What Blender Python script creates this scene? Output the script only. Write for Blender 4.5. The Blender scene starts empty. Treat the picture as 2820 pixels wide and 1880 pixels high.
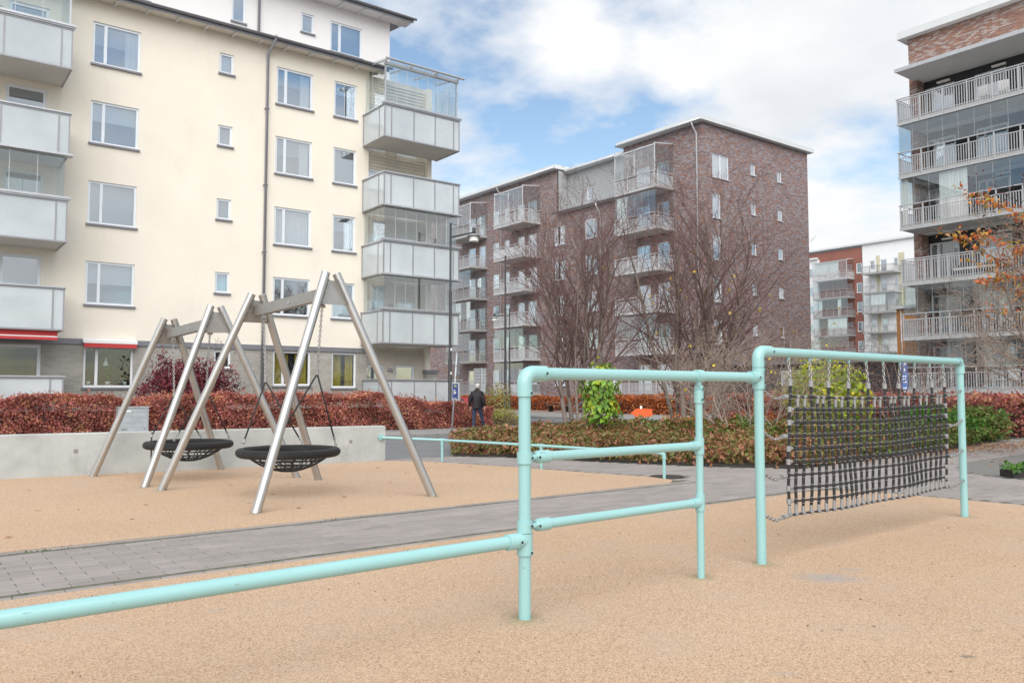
import bpy, math, random
import numpy as np
from mathutils import Vector, Matrix
random.seed(7); np.random.seed(7)
R = math.radians
sc = bpy.context.scene
col = sc.collection

# ------------------------------------------------------------------ camera
FPX = 2240.0; PITCH = math.atan(134.3/2240); YAW = R(52.8); EYE = 1.32
cd = bpy.data.cameras.new('camera'); cam = bpy.data.objects.new('camera', cd); col.objects.link(cam)
cd.sensor_width = 36; cd.lens = FPX/2820*36; cd.clip_start = .05; cd.clip_end = 3000
cam.location = (0, 0, EYE); cam.rotation_euler = (R(90)+PITCH, 0, YAW-R(90))
sc.camera = cam
sc.render.resolution_x = 1024; sc.render.resolution_y = 682
sc.view_settings.view_transform = 'Standard'; sc.view_settings.look = 'None'
sc.view_settings.gamma = 1; sc.view_settings.use_curve_mapping = False
sc.view_settings.exposure = 0.54

# ------------------------------------------------------------------ sky and sun
SUN = Vector((-.50, -.62, .78)).normalized()
w = bpy.data.worlds.new('World'); sc.world = w; w.use_nodes = True
nt = w.node_tree; N = nt.nodes; L = nt.links; N.clear()
out = N.new('ShaderNodeOutputWorld'); bg = N.new('ShaderNodeBackground'); bg.inputs[1].default_value = 0.1
sky = N.new('ShaderNodeTexSky'); sky.sky_type = 'NISHITA'; sky.sun_disc = False
sky.sun_elevation = math.asin(SUN.z); sky.sun_rotation = math.atan2(SUN.x, SUN.y)
sky.air_density = 1.0; sky.dust_density = .6; sky.ozone_density = 1.2
def wn(t, **k):
    n = N.new(t)
    for a, b in k.items(): setattr(n, a, b)
    return n
tc = wn('ShaderNodeTexCoord'); sep = wn('ShaderNodeSeparateXYZ'); L.new(tc.outputs['Generated'], sep.inputs[0])
zz = wn('ShaderNodeMath', operation='MAXIMUM'); L.new(sep.outputs[2], zz.inputs[0]); zz.inputs[1].default_value = 0.0
za = wn('ShaderNodeMath', operation='ADD'); L.new(zz.outputs[0], za.inputs[0]); za.inputs[1].default_value = .22
dx = wn('ShaderNodeMath', operation='DIVIDE'); L.new(sep.outputs[0], dx.inputs[0]); L.new(za.outputs[0], dx.inputs[1])
dy = wn('ShaderNodeMath', operation='DIVIDE'); L.new(sep.outputs[1], dy.inputs[0]); L.new(za.outputs[0], dy.inputs[1])
cmb = wn('ShaderNodeCombineXYZ'); L.new(dx.outputs[0], cmb.inputs[0]); L.new(dy.outputs[0], cmb.inputs[1])
def wnoise(scale, det, rough, loc, dist=0.0):
    m = wn('ShaderNodeMapping'); m.inputs['Location'].default_value = loc; L.new(cmb.outputs[0], m.inputs[0])
    n = wn('ShaderNodeTexNoise'); n.inputs['Scale'].default_value = scale; n.inputs['Detail'].default_value = det
    n.inputs['Roughness'].default_value = rough; n.inputs['Distortion'].default_value = dist
    L.new(m.outputs[0], n.inputs['Vector']); return n.outputs['Fac']
def wramp(fac, stops):
    r = wn('ShaderNodeValToRGB'); e = r.color_ramp.elements
    e[0].position, e[0].color = stops[0][0], (*stops[0][1], 1); e[1].position, e[1].color = stops[1][0], (*stops[1][1], 1)
    for p, c in stops[2:]:
        k = e.new(p); k.color = (*c, 1)
    L.new(fac, r.inputs[0]); return r.outputs[0]
CLOUD_LOC = (17.218, .393, 1.95)
n1 = wnoise(1.25, 10, .54, CLOUD_LOC, .05)
mask = wramp(n1, [(.43, (0, 0, 0)), (.475, (.55, .55, .55)), (.53, (1, 1, 1))])
n2 = wnoise(1.7, 7, .55, (CLOUD_LOC[0]+.10, CLOUD_LOC[1]+.14, CLOUD_LOC[2]+.25), .1)
shade = wramp(n2, [(.33, (7.4, 7.45, 7.5)), (.65, (5.7, 5.9, 6.2))])
skm = wn('ShaderNodeMix', data_type='RGBA', blend_type='MULTIPLY'); skm.inputs['Factor'].default_value = 1
L.new(sky.outputs[0], skm.inputs['A']); skm.inputs['B'].default_value = (1.38, 1.36, 1.26, 1)
mx = wn('ShaderNodeMix', data_type='RGBA'); L.new(mask, mx.inputs['Factor'])
L.new(skm.outputs['Result'], mx.inputs['A']); L.new(shade, mx.inputs['B'])
L.new(mx.outputs['Result'], bg.inputs[0]); L.new(bg.outputs[0], out.inputs[0])
sl = bpy.data.lights.new('sun', 'SUN'); sl.energy = 2.7; sl.angle = R(75); sl.color = (1, .96, .9)
so = bpy.data.objects.new('sun', sl); col.objects.link(so); so.location = (-20, -25, 40)
so.rotation_euler = (-SUN).to_track_quat('-Z', 'Y').to_euler()

# ------------------------------------------------------------------ pixel -> place
_f = np.array([math.cos(YAW)*math.cos(PITCH), math.sin(YAW)*math.cos(PITCH), math.sin(PITCH)])
_r = np.array([math.sin(YAW), -math.cos(YAW), 0]); _u = np.cross(_r, _f); _c = np.array([0, 0, EYE])
def at(x, y, ax, c):
    d = _f*FPX+_r*(x-1410)-_u*(y-940); return _c+d*((c-_c[ax])/d[ax])
def gnd(x, y, z=0): return at(x, y, 2, z)

# ------------------------------------------------------------------ materials
M = {}
def nodes_of(m): return m.node_tree.nodes, m.node_tree.links
def mat(name, c, rough=.7, metal=0.0, var=.12, vs=3.0, bump=0.0, bs=60.0, spec=.5, coat=0.0, dirt=None, ds=1.0, alpha=1.0):
    """principled with a mottled base colour and fine relief"""
    m = bpy.data.materials.new(name); m.use_nodes = True; n, l = nodes_of(m); p = n['Principled BSDF']
    p.inputs['Roughness'].default_value = rough; p.inputs['Metallic'].default_value = metal
    p.inputs['Specular IOR Level'].default_value = spec; p.inputs['Coat Weight'].default_value = coat
    p.inputs['Base Color'].default_value = (*c, 1)
    g = n.new('ShaderNodeNewGeometry')
    if var > 0:
        t = n.new('ShaderNodeTexNoise'); t.inputs['Scale'].default_value = vs; t.inputs['Detail'].default_value = 6; t.inputs['Roughness'].default_value = .6
        l.new(g.outputs['Position'], t.inputs['Vector'])
        r = n.new('ShaderNodeValToRGB'); e = r.color_ramp.elements
        e[0].position = .3; e[1].position = .7
        e[0].color = (*[max(0, x*(1-var)) for x in c], 1); e[1].color = (*[min(1, x*(1+var)) for x in c], 1)
        l.new(t.outputs['Fac'], r.inputs[0]); colout = r.outputs[0]
        if dirt:
            t2 = n.new('ShaderNodeTexNoise'); t2.inputs['Scale'].default_value = ds; t2.inputs['Detail'].default_value = 8; t2.inputs['Roughness'].default_value = .7
            mp = n.new('ShaderNodeMapping'); mp.inputs['Scale'].default_value = (1, 1, .35); l.new(g.outputs['Position'], mp.inputs[0]); l.new(mp.outputs[0], t2.inputs['Vector'])
            r2 = n.new('ShaderNodeValToRGB'); r2.color_ramp.elements[0].position = .55; r2.color_ramp.elements[1].position = .75
            l.new(t2.outputs['Fac'], r2.inputs[0])
            mm = n.new('ShaderNodeMix'); mm.data_type = 'RGBA'; mu = n.new('ShaderNodeMath'); mu.operation = 'MULTIPLY'; mu.inputs[1].default_value = dirt[3]
            l.new(r2.outputs[0], mu.inputs[0]); l.new(mu.outputs[0], mm.inputs['Factor']); l.new(colout, mm.inputs['A']); mm.inputs['B'].default_value = (*dirt[:3], 1)
            colout = mm.outputs['Result']
        l.new(colout, p.inputs['Base Color'])
    if bump > 0:
        t = n.new('ShaderNodeTexNoise'); t.inputs['Scale'].default_value = bs; t.inputs['Detail'].default_value = 4
        l.new(g.outputs['Position'], t.inputs['Vector'])
        b = n.new('ShaderNodeBump'); b.inputs['Strength'].default_value = bump; b.inputs['Distance'].default_value = .01
        l.new(t.outputs['Fac'], b.inputs['Height']); l.new(b.outputs[0], p.inputs['Normal'])
    if alpha < 1: p.inputs['Alpha'].default_value = alpha
    M[name] = m; return m

def leafmat(name, cols, rough=.55, trans=.25):
    """each leaf (mesh island) takes a colour of its own"""
    m = bpy.data.materials.new(name); m.use_nodes = True; n, l = nodes_of(m); p = n['Principled BSDF']
    g = n.new('ShaderNodeNewGeometry'); r = n.new('ShaderNodeValToRGB'); r.color_ramp.interpolation = 'LINEAR'
    e = r.color_ramp.elements
    k = len(cols)
    e[0].position = 0; e[0].color = (*cols[0], 1); e[1].position = 1; e[1].color = (*cols[-1], 1)
    for i in range(1, k-1):
        q = e.new(i/(k-1)); q.color = (*cols[i], 1)
    # neighbouring leaves lean towards one hue, so a plant turns in patches
    no = n.new('ShaderNodeTexNoise'); no.inputs['Scale'].default_value = 2.2; no.inputs['Detail'].default_value = 3; l.new(g.outputs['Position'], no.inputs['Vector'])
    ma = n.new('ShaderNodeMath'); ma.operation = 'MULTIPLY_ADD'; l.new(no.outputs['Fac'], ma.inputs[0]); ma.inputs[1].default_value = 1.9; ma.inputs[2].default_value = -.95
    mb_ = n.new('ShaderNodeMath'); mb_.operation = 'ADD'; l.new(g.outputs['Random Per Island'], mb_.inputs[0]); l.new(ma.outputs[0], mb_.inputs[1]); mb_.use_clamp = True
    l.new(mb_.outputs[0], r.inputs[0])
    n2_ = n.new('ShaderNodeTexNoise'); n2_.inputs['Scale'].default_value = 1.1; n2_.inputs['Detail'].default_value = 4; l.new(g.outputs['Position'], n2_.inputs['Vector'])
    hs = n.new('ShaderNodeHueSaturation'); mr = n.new('ShaderNodeMapRange'); mr.inputs['From Min'].default_value = .3; mr.inputs['From Max'].default_value = .7; mr.inputs['To Min'].default_value = .78; mr.inputs['To Max'].default_value = 1.28
    l.new(n2_.outputs['Fac'], mr.inputs[0]); l.new(mr.outputs[0], hs.inputs['Value']); l.new(r.outputs[0], hs.inputs['Color'])
    l.new(hs.outputs[0], p.inputs['Base Color']); p.inputs['Roughness'].default_value = rough
    tr = n.new('ShaderNodeBsdfTranslucent'); l.new(hs.outputs[0], tr.inputs[0])
    mixs = n.new('ShaderNodeMixShader'); mixs.inputs[0].default_value = trans
    o = n['Material Output']; l.new(p.outputs[0], mixs.inputs[1]); l.new(tr.outputs[0], mixs.inputs[2]); l.new(mixs.outputs[0], o.inputs[0])
    M[name] = m; return m

def glassmat(name, refl=.3, tint=(.86, .9, .92), rough=.01):
    m = bpy.data.materials.new(name); m.use_nodes = True; n, l = nodes_of(m); n.remove(n['Principled BSDF'])
    a = n.new('ShaderNodeBsdfTransparent'); a.inputs[0].default_value = (*tint, 1)
    b = n.new('ShaderNodeBsdfGlossy'); b.inputs['Roughness'].default_value = rough; b.inputs[0].default_value = (.95, .97, 1, 1)
    lw = n.new('ShaderNodeLayerWeight'); lw.inputs[0].default_value = .35
    mr = n.new('ShaderNodeMapRange'); mr.inputs['To Min'].default_value = refl*.7; mr.inputs['To Max'].default_value = min(1, refl*2.0)
    l.new(lw.outputs['Facing'], mr.inputs[0])
    s = n.new('ShaderNodeMixShader'); l.new(mr.outputs[0], s.inputs[0]); l.new(a.outputs[0], s.inputs[1]); l.new(b.outputs[0], s.inputs[2])
    l.new(s.outputs[0], n['Material Output'].inputs[0]); M[name] = m; return m

def brickmat(name, cols, mortar, bw=.25, bh=.072, bmix=.45):
    m = bpy.data.materials.new(name); m.use_nodes = True; n, l = nodes_of(m); p = n['Principled BSDF']; p.inputs['Roughness'].default_value = .85
    g = n.new('ShaderNodeNewGeometry'); s = n.new('ShaderNodeSeparateXYZ'); l.new(g.outputs['Position'], s.inputs[0])
    ad = n.new('ShaderNodeMath'); ad.operation = 'ADD'; l.new(s.outputs[0], ad.inputs[0]); l.new(s.outputs[1], ad.inputs[1])
    cb = n.new('ShaderNodeCombineXYZ'); l.new(ad.outputs[0], cb.inputs[0]); l.new(s.outputs[2], cb.inputs[1])
    br = n.new('ShaderNodeTexBrick'); br.inputs['Scale'].default_value = 1; br.inputs['Brick Width'].default_value = bw; br.inputs['Row Height'].default_value = bh
    br.inputs['Mortar Size'].default_value = .006; br.inputs['Mortar Smooth'].default_value = .2; br.inputs['Bias'].default_value = 0
    br.inputs['Color1'].default_value = (0, 0, 0, 1); br.inputs['Color2'].default_value = (1, 1, 1, 1); br.inputs['Mortar'].default_value = (.5, .5, .5, 1)
    l.new(cb.outputs[0], br.inputs['Vector'])
    # soft patches of one firing colour, stretched along the courses
    mp = n.new('ShaderNodeMapping'); mp.inputs['Scale'].default_value = (1.3, 3.4, 1); l.new(cb.outputs[0], mp.inputs[0])
    no = n.new('ShaderNodeTexNoise'); no.inputs['Scale'].default_value = 1.0; no.inputs['Detail'].default_value = 7; no.inputs['Roughness'].default_value = .75; l.new(mp.outputs[0], no.inputs['Vector'])
    mixv = n.new('ShaderNodeMix'); mixv.data_type = 'FLOAT'; mixv.inputs['Factor'].default_value = bmix
    l.new(no.outputs['Fac'], mixv.inputs['A']); sr = n.new('ShaderNodeSeparateColor'); l.new(br.outputs['Color'], sr.inputs[0]); l.new(sr.outputs[0], mixv.inputs['B'])
    r = n.new('ShaderNodeValToRGB'); e = r.color_ramp.elements; k = len(cols)
    e[0].position = .24; e[0].color = (*cols[0], 1); e[1].position = .76; e[1].color = (*cols[-1], 1)
    for i in range(1, k-1):
        q = e.new(.24+.52*i/(k-1)); q.color = (*cols[i], 1)
    l.new(mixv.outputs['Result'], r.inputs[0])
    mm = n.new('ShaderNodeMix'); mm.data_type = 'RGBA'; l.new(br.outputs['Fac'], mm.inputs['Factor']); l.new(r.outputs[0], mm.inputs['A']); mm.inputs['B'].default_value = (*mortar, 1)
    l.new(mm.outputs['Result'], p.inputs['Base Color'])
    M[name] = m; return m

mat('cream_render', (.80, .745, .65), .9, var=.04, vs=.55, bump=.15, bs=90, dirt=(.66, .61, .53, .45), ds=.8)
mat('white_render', (.80, .775, .77), .9, var=.03, vs=.6, bump=.12, bs=90)
mat('far_white', (.82, .82, .83), .9, var=.03, vs=.4)
mat('pipe_grey', (.33, .33, .36), .45, .3, var=.06, vs=2)
mat('panel_frame', (.31, .31, .325), .45, .3, var=.06, vs=2)
mat('grey_trim', (.22, .22, .245), .45, .3, var=.08, vs=2)
mat('light_frame', (.72, .76, .81), .4, .15, var=.05, vs=2)
mat('white_frame', (.74, .76, .79), .45, var=.04, vs=2)
mat('alu', (.50, .51, .53), .38, .55, var=.08, vs=4)
mat('soffit', (.60, .58, .54), .8, var=.08, vs=.8)
mat('soffit_white', (.72, .72, .71), .8, var=.06, vs=.8)
mat('weatherboard', (.60, .55, .48), .7, var=.06, vs=2)
mat('grey_siding', (.37, .38, .39), .7, var=.05, vs=1.5)
mat('dark_board', (.030, .030, .036), .6, var=.25, vs=4)
mat('panel_glass', (.60, .65, .68), .2, var=.12, vs=.5, spec=.6, coat=.2, alpha=.74)
mat('rail_white', (.56, .57, .59), .45, .2, var=.05, vs=2)
mat('rail_mid', (.44, .45, .47), .45, .2, var=.05, vs=2)
mat('rail_grey', (.34, .34, .35), .5, .2, var=.06, vs=2)
mat('concrete_slab', (.46, .45, .43), .85, var=.1, vs=1.2)
mat('blind', (.36, .41, .45), .8, var=.05, vs=1)
mat('blind_light', (.70, .73, .74), .8, var=.04, vs=1)
mat('curtain', (.80, .80, .79), .85, var=.05, vs=5)
mat('curtain_yellow', (.50, .36, .05), .85, var=.15, vs=5)
mat('room_dark', (.05, .045, .045), .9, var=.3, vs=.6)
mat('room_grey', (.20, .20, .20), .9, var=.2, vs=.6)
mat('awning_red', (.52, .05, .05), .8, var=.06, vs=3)
mat('awning_white', (.8, .8, .8), .7, var=.03)
glassmat('glass', .40); glassmat('glass_clear', .13, (.9, .93, .93)); glassmat('glass_dark', .10, (.8, .84, .85))
brickmat('brick_grey', [(.30, .285, .26), (.37, .355, .33), (.43, .41, .38)], (.40, .385, .36))
brickmat('brick_red', [(0.171, 0.097, 0.092), (0.186, 0.125, 0.128), (0.232, 0.183, 0.194), (0.330, 0.308, 0.328), (0.253, 0.207, 0.216), (0.287, 0.144, 0.099), (0.341, 0.176, 0.112)], (.20, .165, .16))
brickmat('brick_right', [(.20, .10, .08), (.26, .13, .09), (.30, .14, .09), (.25, .18, .165), (.36, .30, .28)], (.27, .22, .20), bmix=.85)
mat('terracotta', (.27, .11, .085), .85, var=.12, vs=.5)
mat('ochre', (.52, .24, .08), .85, var=.08, vs=.5)
mat('olive_render', (.55, .52, .38), .85, var=.05, vs=.5)
mat('roof_white', (.66, .68, .69), .5, .1, var=.05, vs=1)
mat('steel', (.50, .495, .485), .36, .85, var=.05, vs=6, bump=.03, bs=300)
mat('steel_dark', (.36, .345, .325), .42, .7, var=.06, vs=6)
mat('chain', (.42, .42, .42), .3, .9, var=.1, vs=40)
mat('rope_black', (.028, .028, .031), .8, var=.3, vs=160, bump=.6, bs=420)
mat('alu_cast', (.30, .305, .31), .5, .35, var=.1, vs=30)
mat('black_rubber', (.02, .02, .022), .7, var=.2, vs=40)
mat('screw_black', (.03, .035, .035), .3, .4, var=0)
mat('black_paint', (.022, .023, .026), .42, var=.15, vs=3)
mat('lamp_white', (.78, .77, .74), .4, var=.03)
mat('zinc', (.44, .46, .48), .5, .5, var=.12, vs=6)
mat('concrete_wall', (.395, .41, .40), .9, var=.16, vs=2.2, bump=.25, bs=70, dirt=(.24, .25, .22, .7), ds=2.0)
mat('asphalt', (.155, .16, .17), .9, var=.13, vs=1.1, bump=.4, bs=160)
mat('pavement', (.25, .245, .24), .9, var=.14, vs=1.2, bump=.3, bs=120)
mat('kerb_granite', (.24, .24, .235), .85, var=.22, vs=7, bump=.3, bs=90)
mat('red_path', (.28, .15, .10), .9, var=.12, vs=1.5)
mat('soil', (.05, .038, .03), .95, var=.3, vs=5, bump=.6, bs=60)
mat('gravel', (.17, .165, .155), .95, var=.35, vs=28, bump=.9, bs=70)
mat('joint_sand', (.115, .115, .085), .95, var=.5, vs=9)
mat('edge_steel', (.03, .027, .025), .6, .2, var=.3, vs=8)
mat('cast_iron', (.055, .05, .047), .6, .5, var=.2, vs=20, bump=.5, bs=90)
mat('bark', (.21, .17, .145), .9, var=.3, vs=14, bump=.4, bs=60)
mat('twig', (.15, .098, .088), .85, var=.25, vs=4)
mat('twig_red', (.17, .098, .09), .85, var=.25, vs=4)
mat('twig_pale', (.30, .235, .195), .85, var=.3, vs=6)
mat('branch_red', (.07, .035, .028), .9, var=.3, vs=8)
mat('orange_sign', (.80, .13, .03), .5, var=.03)
mat('sign_blue', (.02, .035, .17), .45, var=.05)
mat('sign_blue_light', (.07, .16, .44), .45, var=.05)
mat('sign_white', (.8, .8, .8), .5, var=0)
mat('sign_green', (.30, .45, .08), .5, var=0)
mat('car_red', (.45, .01, .025), .25, .1, var=.02, coat=.8)
mat('car_glass', (.03, .04, .04), .08, var=0, spec=.8)
mat('tyre', (.02, .02, .02), .8, var=0)
mat('jacket', (.018, .013, .018), .75, var=.3, vs=9)
mat('jeans', (.025, .04, .085), .8, var=.25, vs=12)
mat('skin', (.55, .33, .25), .6, var=.05)
mat('hair_white', (.52, .50, .48), .8, var=.1, vs=60)
mat('shoe', (.12, .055, .03), .6, var=.1)
mat('wood_bench', (.14, .095, .06), .7, var=.2, vs=8)
mat('bike_blue', (.18, .36, .48), .4, .2, var=0)
mat('pink', (.75, .05, .22), .5, var=.05)
mat('cushion', (.68, .67, .65), .9, var=.05)
mat('furn_dark', (.03, .03, .04), .7, var=.2)
mat('furn_white', (.72, .72, .72), .6, var=.03)
leafmat('leaf_hedge', [(0.277, 0.074, 0.062), (0.416, 0.123, 0.103), (0.509, 0.191, 0.131), (0.439, 0.210, 0.110), (0.531, 0.166, 0.186), (0.323, 0.092, 0.082), (0.555, 0.297, 0.151)])
leafmat('leaf_hedge_orange', [(0.297, 0.077, 0.024), (0.459, 0.133, 0.033), (0.378, 0.084, 0.033), (0.540, 0.196, 0.045), (0.243, 0.070, 0.030)])
leafmat('leaf_burgundy', [(0.080, 0.012, 0.024), (0.160, 0.020, 0.041), (0.224, 0.034, 0.051), (0.120, 0.017, 0.031), (0.288, 0.060, 0.060)])
leafmat('leaf_bed', [(.30, .11, .075), (.34, .15, .07), (.24, .12, .055), (.13, .15, .035), (.17, .20, .045), (.22, .10, .05), (.36, .19, .10), (.11, .13, .03)])
leafmat('leaf_bed_green', [(0.068, 0.150, 0.022), (0.105, 0.203, 0.029), (0.150, 0.225, 0.048), (0.180, 0.120, 0.048), (0.090, 0.135, 0.024)])
leafmat('leaf_green', [(0.115, 0.257, 0.021), (0.189, 0.351, 0.030), (0.270, 0.432, 0.045), (0.135, 0.297, 0.030), (0.459, 0.486, 0.045)])
leafmat('leaf_lime', [(0.176, 0.312, 0.022), (0.324, 0.442, 0.030), (0.459, 0.494, 0.030), (0.230, 0.364, 0.022), (0.567, 0.468, 0.030)])
leafmat('leaf_green_dark', [(0.035, 0.105, 0.017), (0.063, 0.168, 0.022), (0.098, 0.224, 0.028), (0.049, 0.126, 0.017)])
leafmat('leaf_yellowgreen', [(0.300, 0.300, 0.045), (0.405, 0.375, 0.075), (0.270, 0.255, 0.090), (0.360, 0.300, 0.150)])
leafmat('leaf_dry', [(.24, .18, .12), (.20, .15, .10), (.28, .22, .14)])
leafmat('leaf_orange', [(.48, .12, .04), (.56, .19, .03), (.50, .10, .06), (.58, .26, .03), (.34, .30, .06), (.36, .20, .10)])
leafmat('leaf_yellow', [(.60, .42, .03), (.66, .48, .04)])
leafmat('leaf_litter', [(.40, .11, .03), (.48, .19, .05), (.42, .30, .16), (.26, .09, .04), (.56, .40, .22)], trans=.05)
leafmat('berry', [(.06, .004, .01), (.10, .006, .016)], trans=0)

def mintmat():
    m = bpy.data.materials.new('mint_paint'); m.use_nodes = True; n, l = nodes_of(m); p = n['Principled BSDF']
    g = n.new('ShaderNodeNewGeometry')
    t = n.new('ShaderNodeTexNoise'); t.inputs['Scale'].default_value = 3; t.inputs['Detail'].default_value = 5; l.new(g.outputs['Position'], t.inputs['Vector'])
    r = n.new('ShaderNodeValToRGB'); r.color_ramp.elements[0].color = (.258, .475, .48, 1); r.color_ramp.elements[1].color = (.29, .52, .525, 1)
    l.new(t.outputs['Fac'], r.inputs[0])
    # scuffs and chips, drawn out along the tubes
    mp = n.new('ShaderNodeMapping'); mp.inputs['Scale'].default_value = (9, 30, 60); l.new(g.outputs['Position'], mp.inputs[0])
    t2 = n.new('ShaderNodeTexNoise'); t2.inputs['Scale'].default_value = 1; t2.inputs['Detail'].default_value = 5; t2.inputs['Roughness'].default_value = .7; l.new(mp.outputs[0], t2.inputs['Vector'])
    r2 = n.new('ShaderNodeValToRGB'); r2.color_ramp.elements[0].position = .66; r2.color_ramp.elements[1].position = .70; l.new(t2.outputs['Fac'], r2.inputs[0])
    mm = n.new('ShaderNodeMix'); mm.data_type = 'RGBA'; l.new(r2.outputs[0], mm.inputs['Factor']); l.new(r.outputs[0], mm.inputs['A']); mm.inputs['B'].default_value = (.13, .20, .20, 1)
    l.new(mm.outputs['Result'], p.inputs['Base Color']); p.inputs['Roughness'].default_value = .34; p.inputs['Coat Weight'].default_value = .25; p.inputs['Coat Roughness'].default_value = .15
    M['mint'] = m
mintmat()

GREYP, DARKP = (.33, .30, .285), (.12, .11, .105)
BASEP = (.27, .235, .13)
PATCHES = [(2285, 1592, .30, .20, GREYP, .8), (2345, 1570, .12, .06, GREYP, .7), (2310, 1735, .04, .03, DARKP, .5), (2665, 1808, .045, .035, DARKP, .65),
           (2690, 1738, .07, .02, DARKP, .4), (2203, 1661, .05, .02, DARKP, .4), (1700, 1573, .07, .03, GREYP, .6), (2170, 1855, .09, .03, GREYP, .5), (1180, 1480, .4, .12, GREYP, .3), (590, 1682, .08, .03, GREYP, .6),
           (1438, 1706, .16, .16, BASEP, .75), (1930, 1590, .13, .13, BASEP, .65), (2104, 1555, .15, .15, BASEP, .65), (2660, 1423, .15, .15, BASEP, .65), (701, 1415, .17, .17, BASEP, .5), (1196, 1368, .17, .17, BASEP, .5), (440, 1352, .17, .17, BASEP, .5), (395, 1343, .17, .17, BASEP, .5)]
def rubbermat():
    m = bpy.data.materials.new('rubber_granulate'); m.use_nodes = True; n, l = nodes_of(m); p = n['Principled BSDF']; p.inputs['Roughness'].default_value = .92
    g = n.new('ShaderNodeNewGeometry')
    def noise(s, d, rr=.6, sc3=None):
        t = n.new('ShaderNodeTexNoise'); t.inputs['Scale'].default_value = s; t.inputs['Detail'].default_value = d; t.inputs['Roughness'].default_value = rr
        if sc3:
            mp = n.new('ShaderNodeMapping'); mp.inputs['Scale'].default_value = sc3; l.new(g.outputs['Position'], mp.inputs[0]); l.new(mp.outputs[0], t.inputs['Vector'])
        else: l.new(g.outputs['Position'], t.inputs['Vector'])
        return t.outputs['Fac']
    def ramp(f, st):
        r = n.new('ShaderNodeValToRGB'); e = r.color_ramp.elements
        e[0].position, e[0].color = st[0][0], (*st[0][1], 1); e[1].position, e[1].color = st[-1][0], (*st[-1][1], 1)
        for q, c in st[1:-1]: k = e.new(q); k.color = (*c, 1)
        l.new(f, r.inputs[0]); return r.outputs[0]
    def mix(f, a, b, bt='MIX'):
        x = n.new('ShaderNodeMix'); x.data_type = 'RGBA'; x.blend_type = bt
        if isinstance(f, float): x.inputs['Factor'].default_value = f
        else: l.new(f, x.inputs['Factor'])
        l.new(a, x.inputs['A'])
        if isinstance(b, tuple): x.inputs['B'].default_value = (*b, 1)
        else: l.new(b, x.inputs['B'])
        return x.outputs['Result']
    vo = n.new('ShaderNodeTexVoronoi'); vo.inputs['Scale'].default_value = 185; l.new(g.outputs['Position'], vo.inputs['Vector'])
    sp = n.new('ShaderNodeSeparateColor'); l.new(vo.outputs['Color'], sp.inputs[0])
    grains = ramp(sp.outputs[0], [(0, (.17, .115, .085)), (.08, (.35, .24, .165)), (.30, (.46, .325, .22)), (.62, (.545, .395, .28)), (1, (.64, .49, .365))])
    broad = ramp(noise(.55, 6, .62), [(.30, (.93, .90, .86)), (.70, (1.05, 1.03, 1.0))])
    c = mix(1.0, grains, broad, 'MULTIPLY')
    c = mix(1.0, c, ramp(noise(55, 4, .7), [(.30, (.87, .85, .83)), (.68, (1.065, 1.05, 1.04))]), 'MULTIPLY')
    c = mix(1.0, c, ramp(noise(.23, 3, .5), [(.35, (.985, .975, .93)), (.65, (.985, 1.0, 1.03))]), 'MULTIPLY')
    grime = ramp(noise(1.1, 7, .68), [(.50, (0, 0, 0)), (.72, (.55, .55, .55))])
    c = mix(grime, c, (.40, .315, .245))
    worn = ramp(noise(2.3, 8, .6), [(.735, (0, 0, 0)), (.765, (.75, .75, .75))])
    c = mix(worn, c, (.33, .30, .285))
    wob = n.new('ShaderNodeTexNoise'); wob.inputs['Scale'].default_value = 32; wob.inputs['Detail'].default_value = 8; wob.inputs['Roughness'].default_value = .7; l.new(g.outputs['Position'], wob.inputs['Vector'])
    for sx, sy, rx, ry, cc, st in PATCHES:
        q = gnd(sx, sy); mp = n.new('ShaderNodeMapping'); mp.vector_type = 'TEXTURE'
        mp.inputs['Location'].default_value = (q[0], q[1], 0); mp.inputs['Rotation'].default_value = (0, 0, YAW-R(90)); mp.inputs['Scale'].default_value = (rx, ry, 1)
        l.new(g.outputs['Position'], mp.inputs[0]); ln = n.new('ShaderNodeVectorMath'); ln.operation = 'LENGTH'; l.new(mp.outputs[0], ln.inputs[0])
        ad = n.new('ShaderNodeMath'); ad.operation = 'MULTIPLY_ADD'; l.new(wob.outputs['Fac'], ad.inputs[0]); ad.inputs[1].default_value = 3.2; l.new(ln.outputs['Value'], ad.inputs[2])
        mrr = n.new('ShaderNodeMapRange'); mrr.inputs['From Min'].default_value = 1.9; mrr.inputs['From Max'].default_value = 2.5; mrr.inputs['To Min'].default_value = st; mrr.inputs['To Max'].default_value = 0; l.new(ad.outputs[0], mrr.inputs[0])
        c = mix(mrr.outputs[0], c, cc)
    bits = ramp(noise(26, 2, .5), [(.775, (0, 0, 0)), (.79, (.8, .8, .8))])
    c = mix(bits, c, (.10, .065, .045))
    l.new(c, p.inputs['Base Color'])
    b = n.new('ShaderNodeBump'); b.inputs['Strength'].default_value = .8; b.inputs['Distance'].default_value = .004
    l.new(vo.outputs['Distance'], b.inputs['Height']); l.new(b.outputs[0], p.inputs['Normal'])
    M['rubber'] = m
rubbermat()

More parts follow.
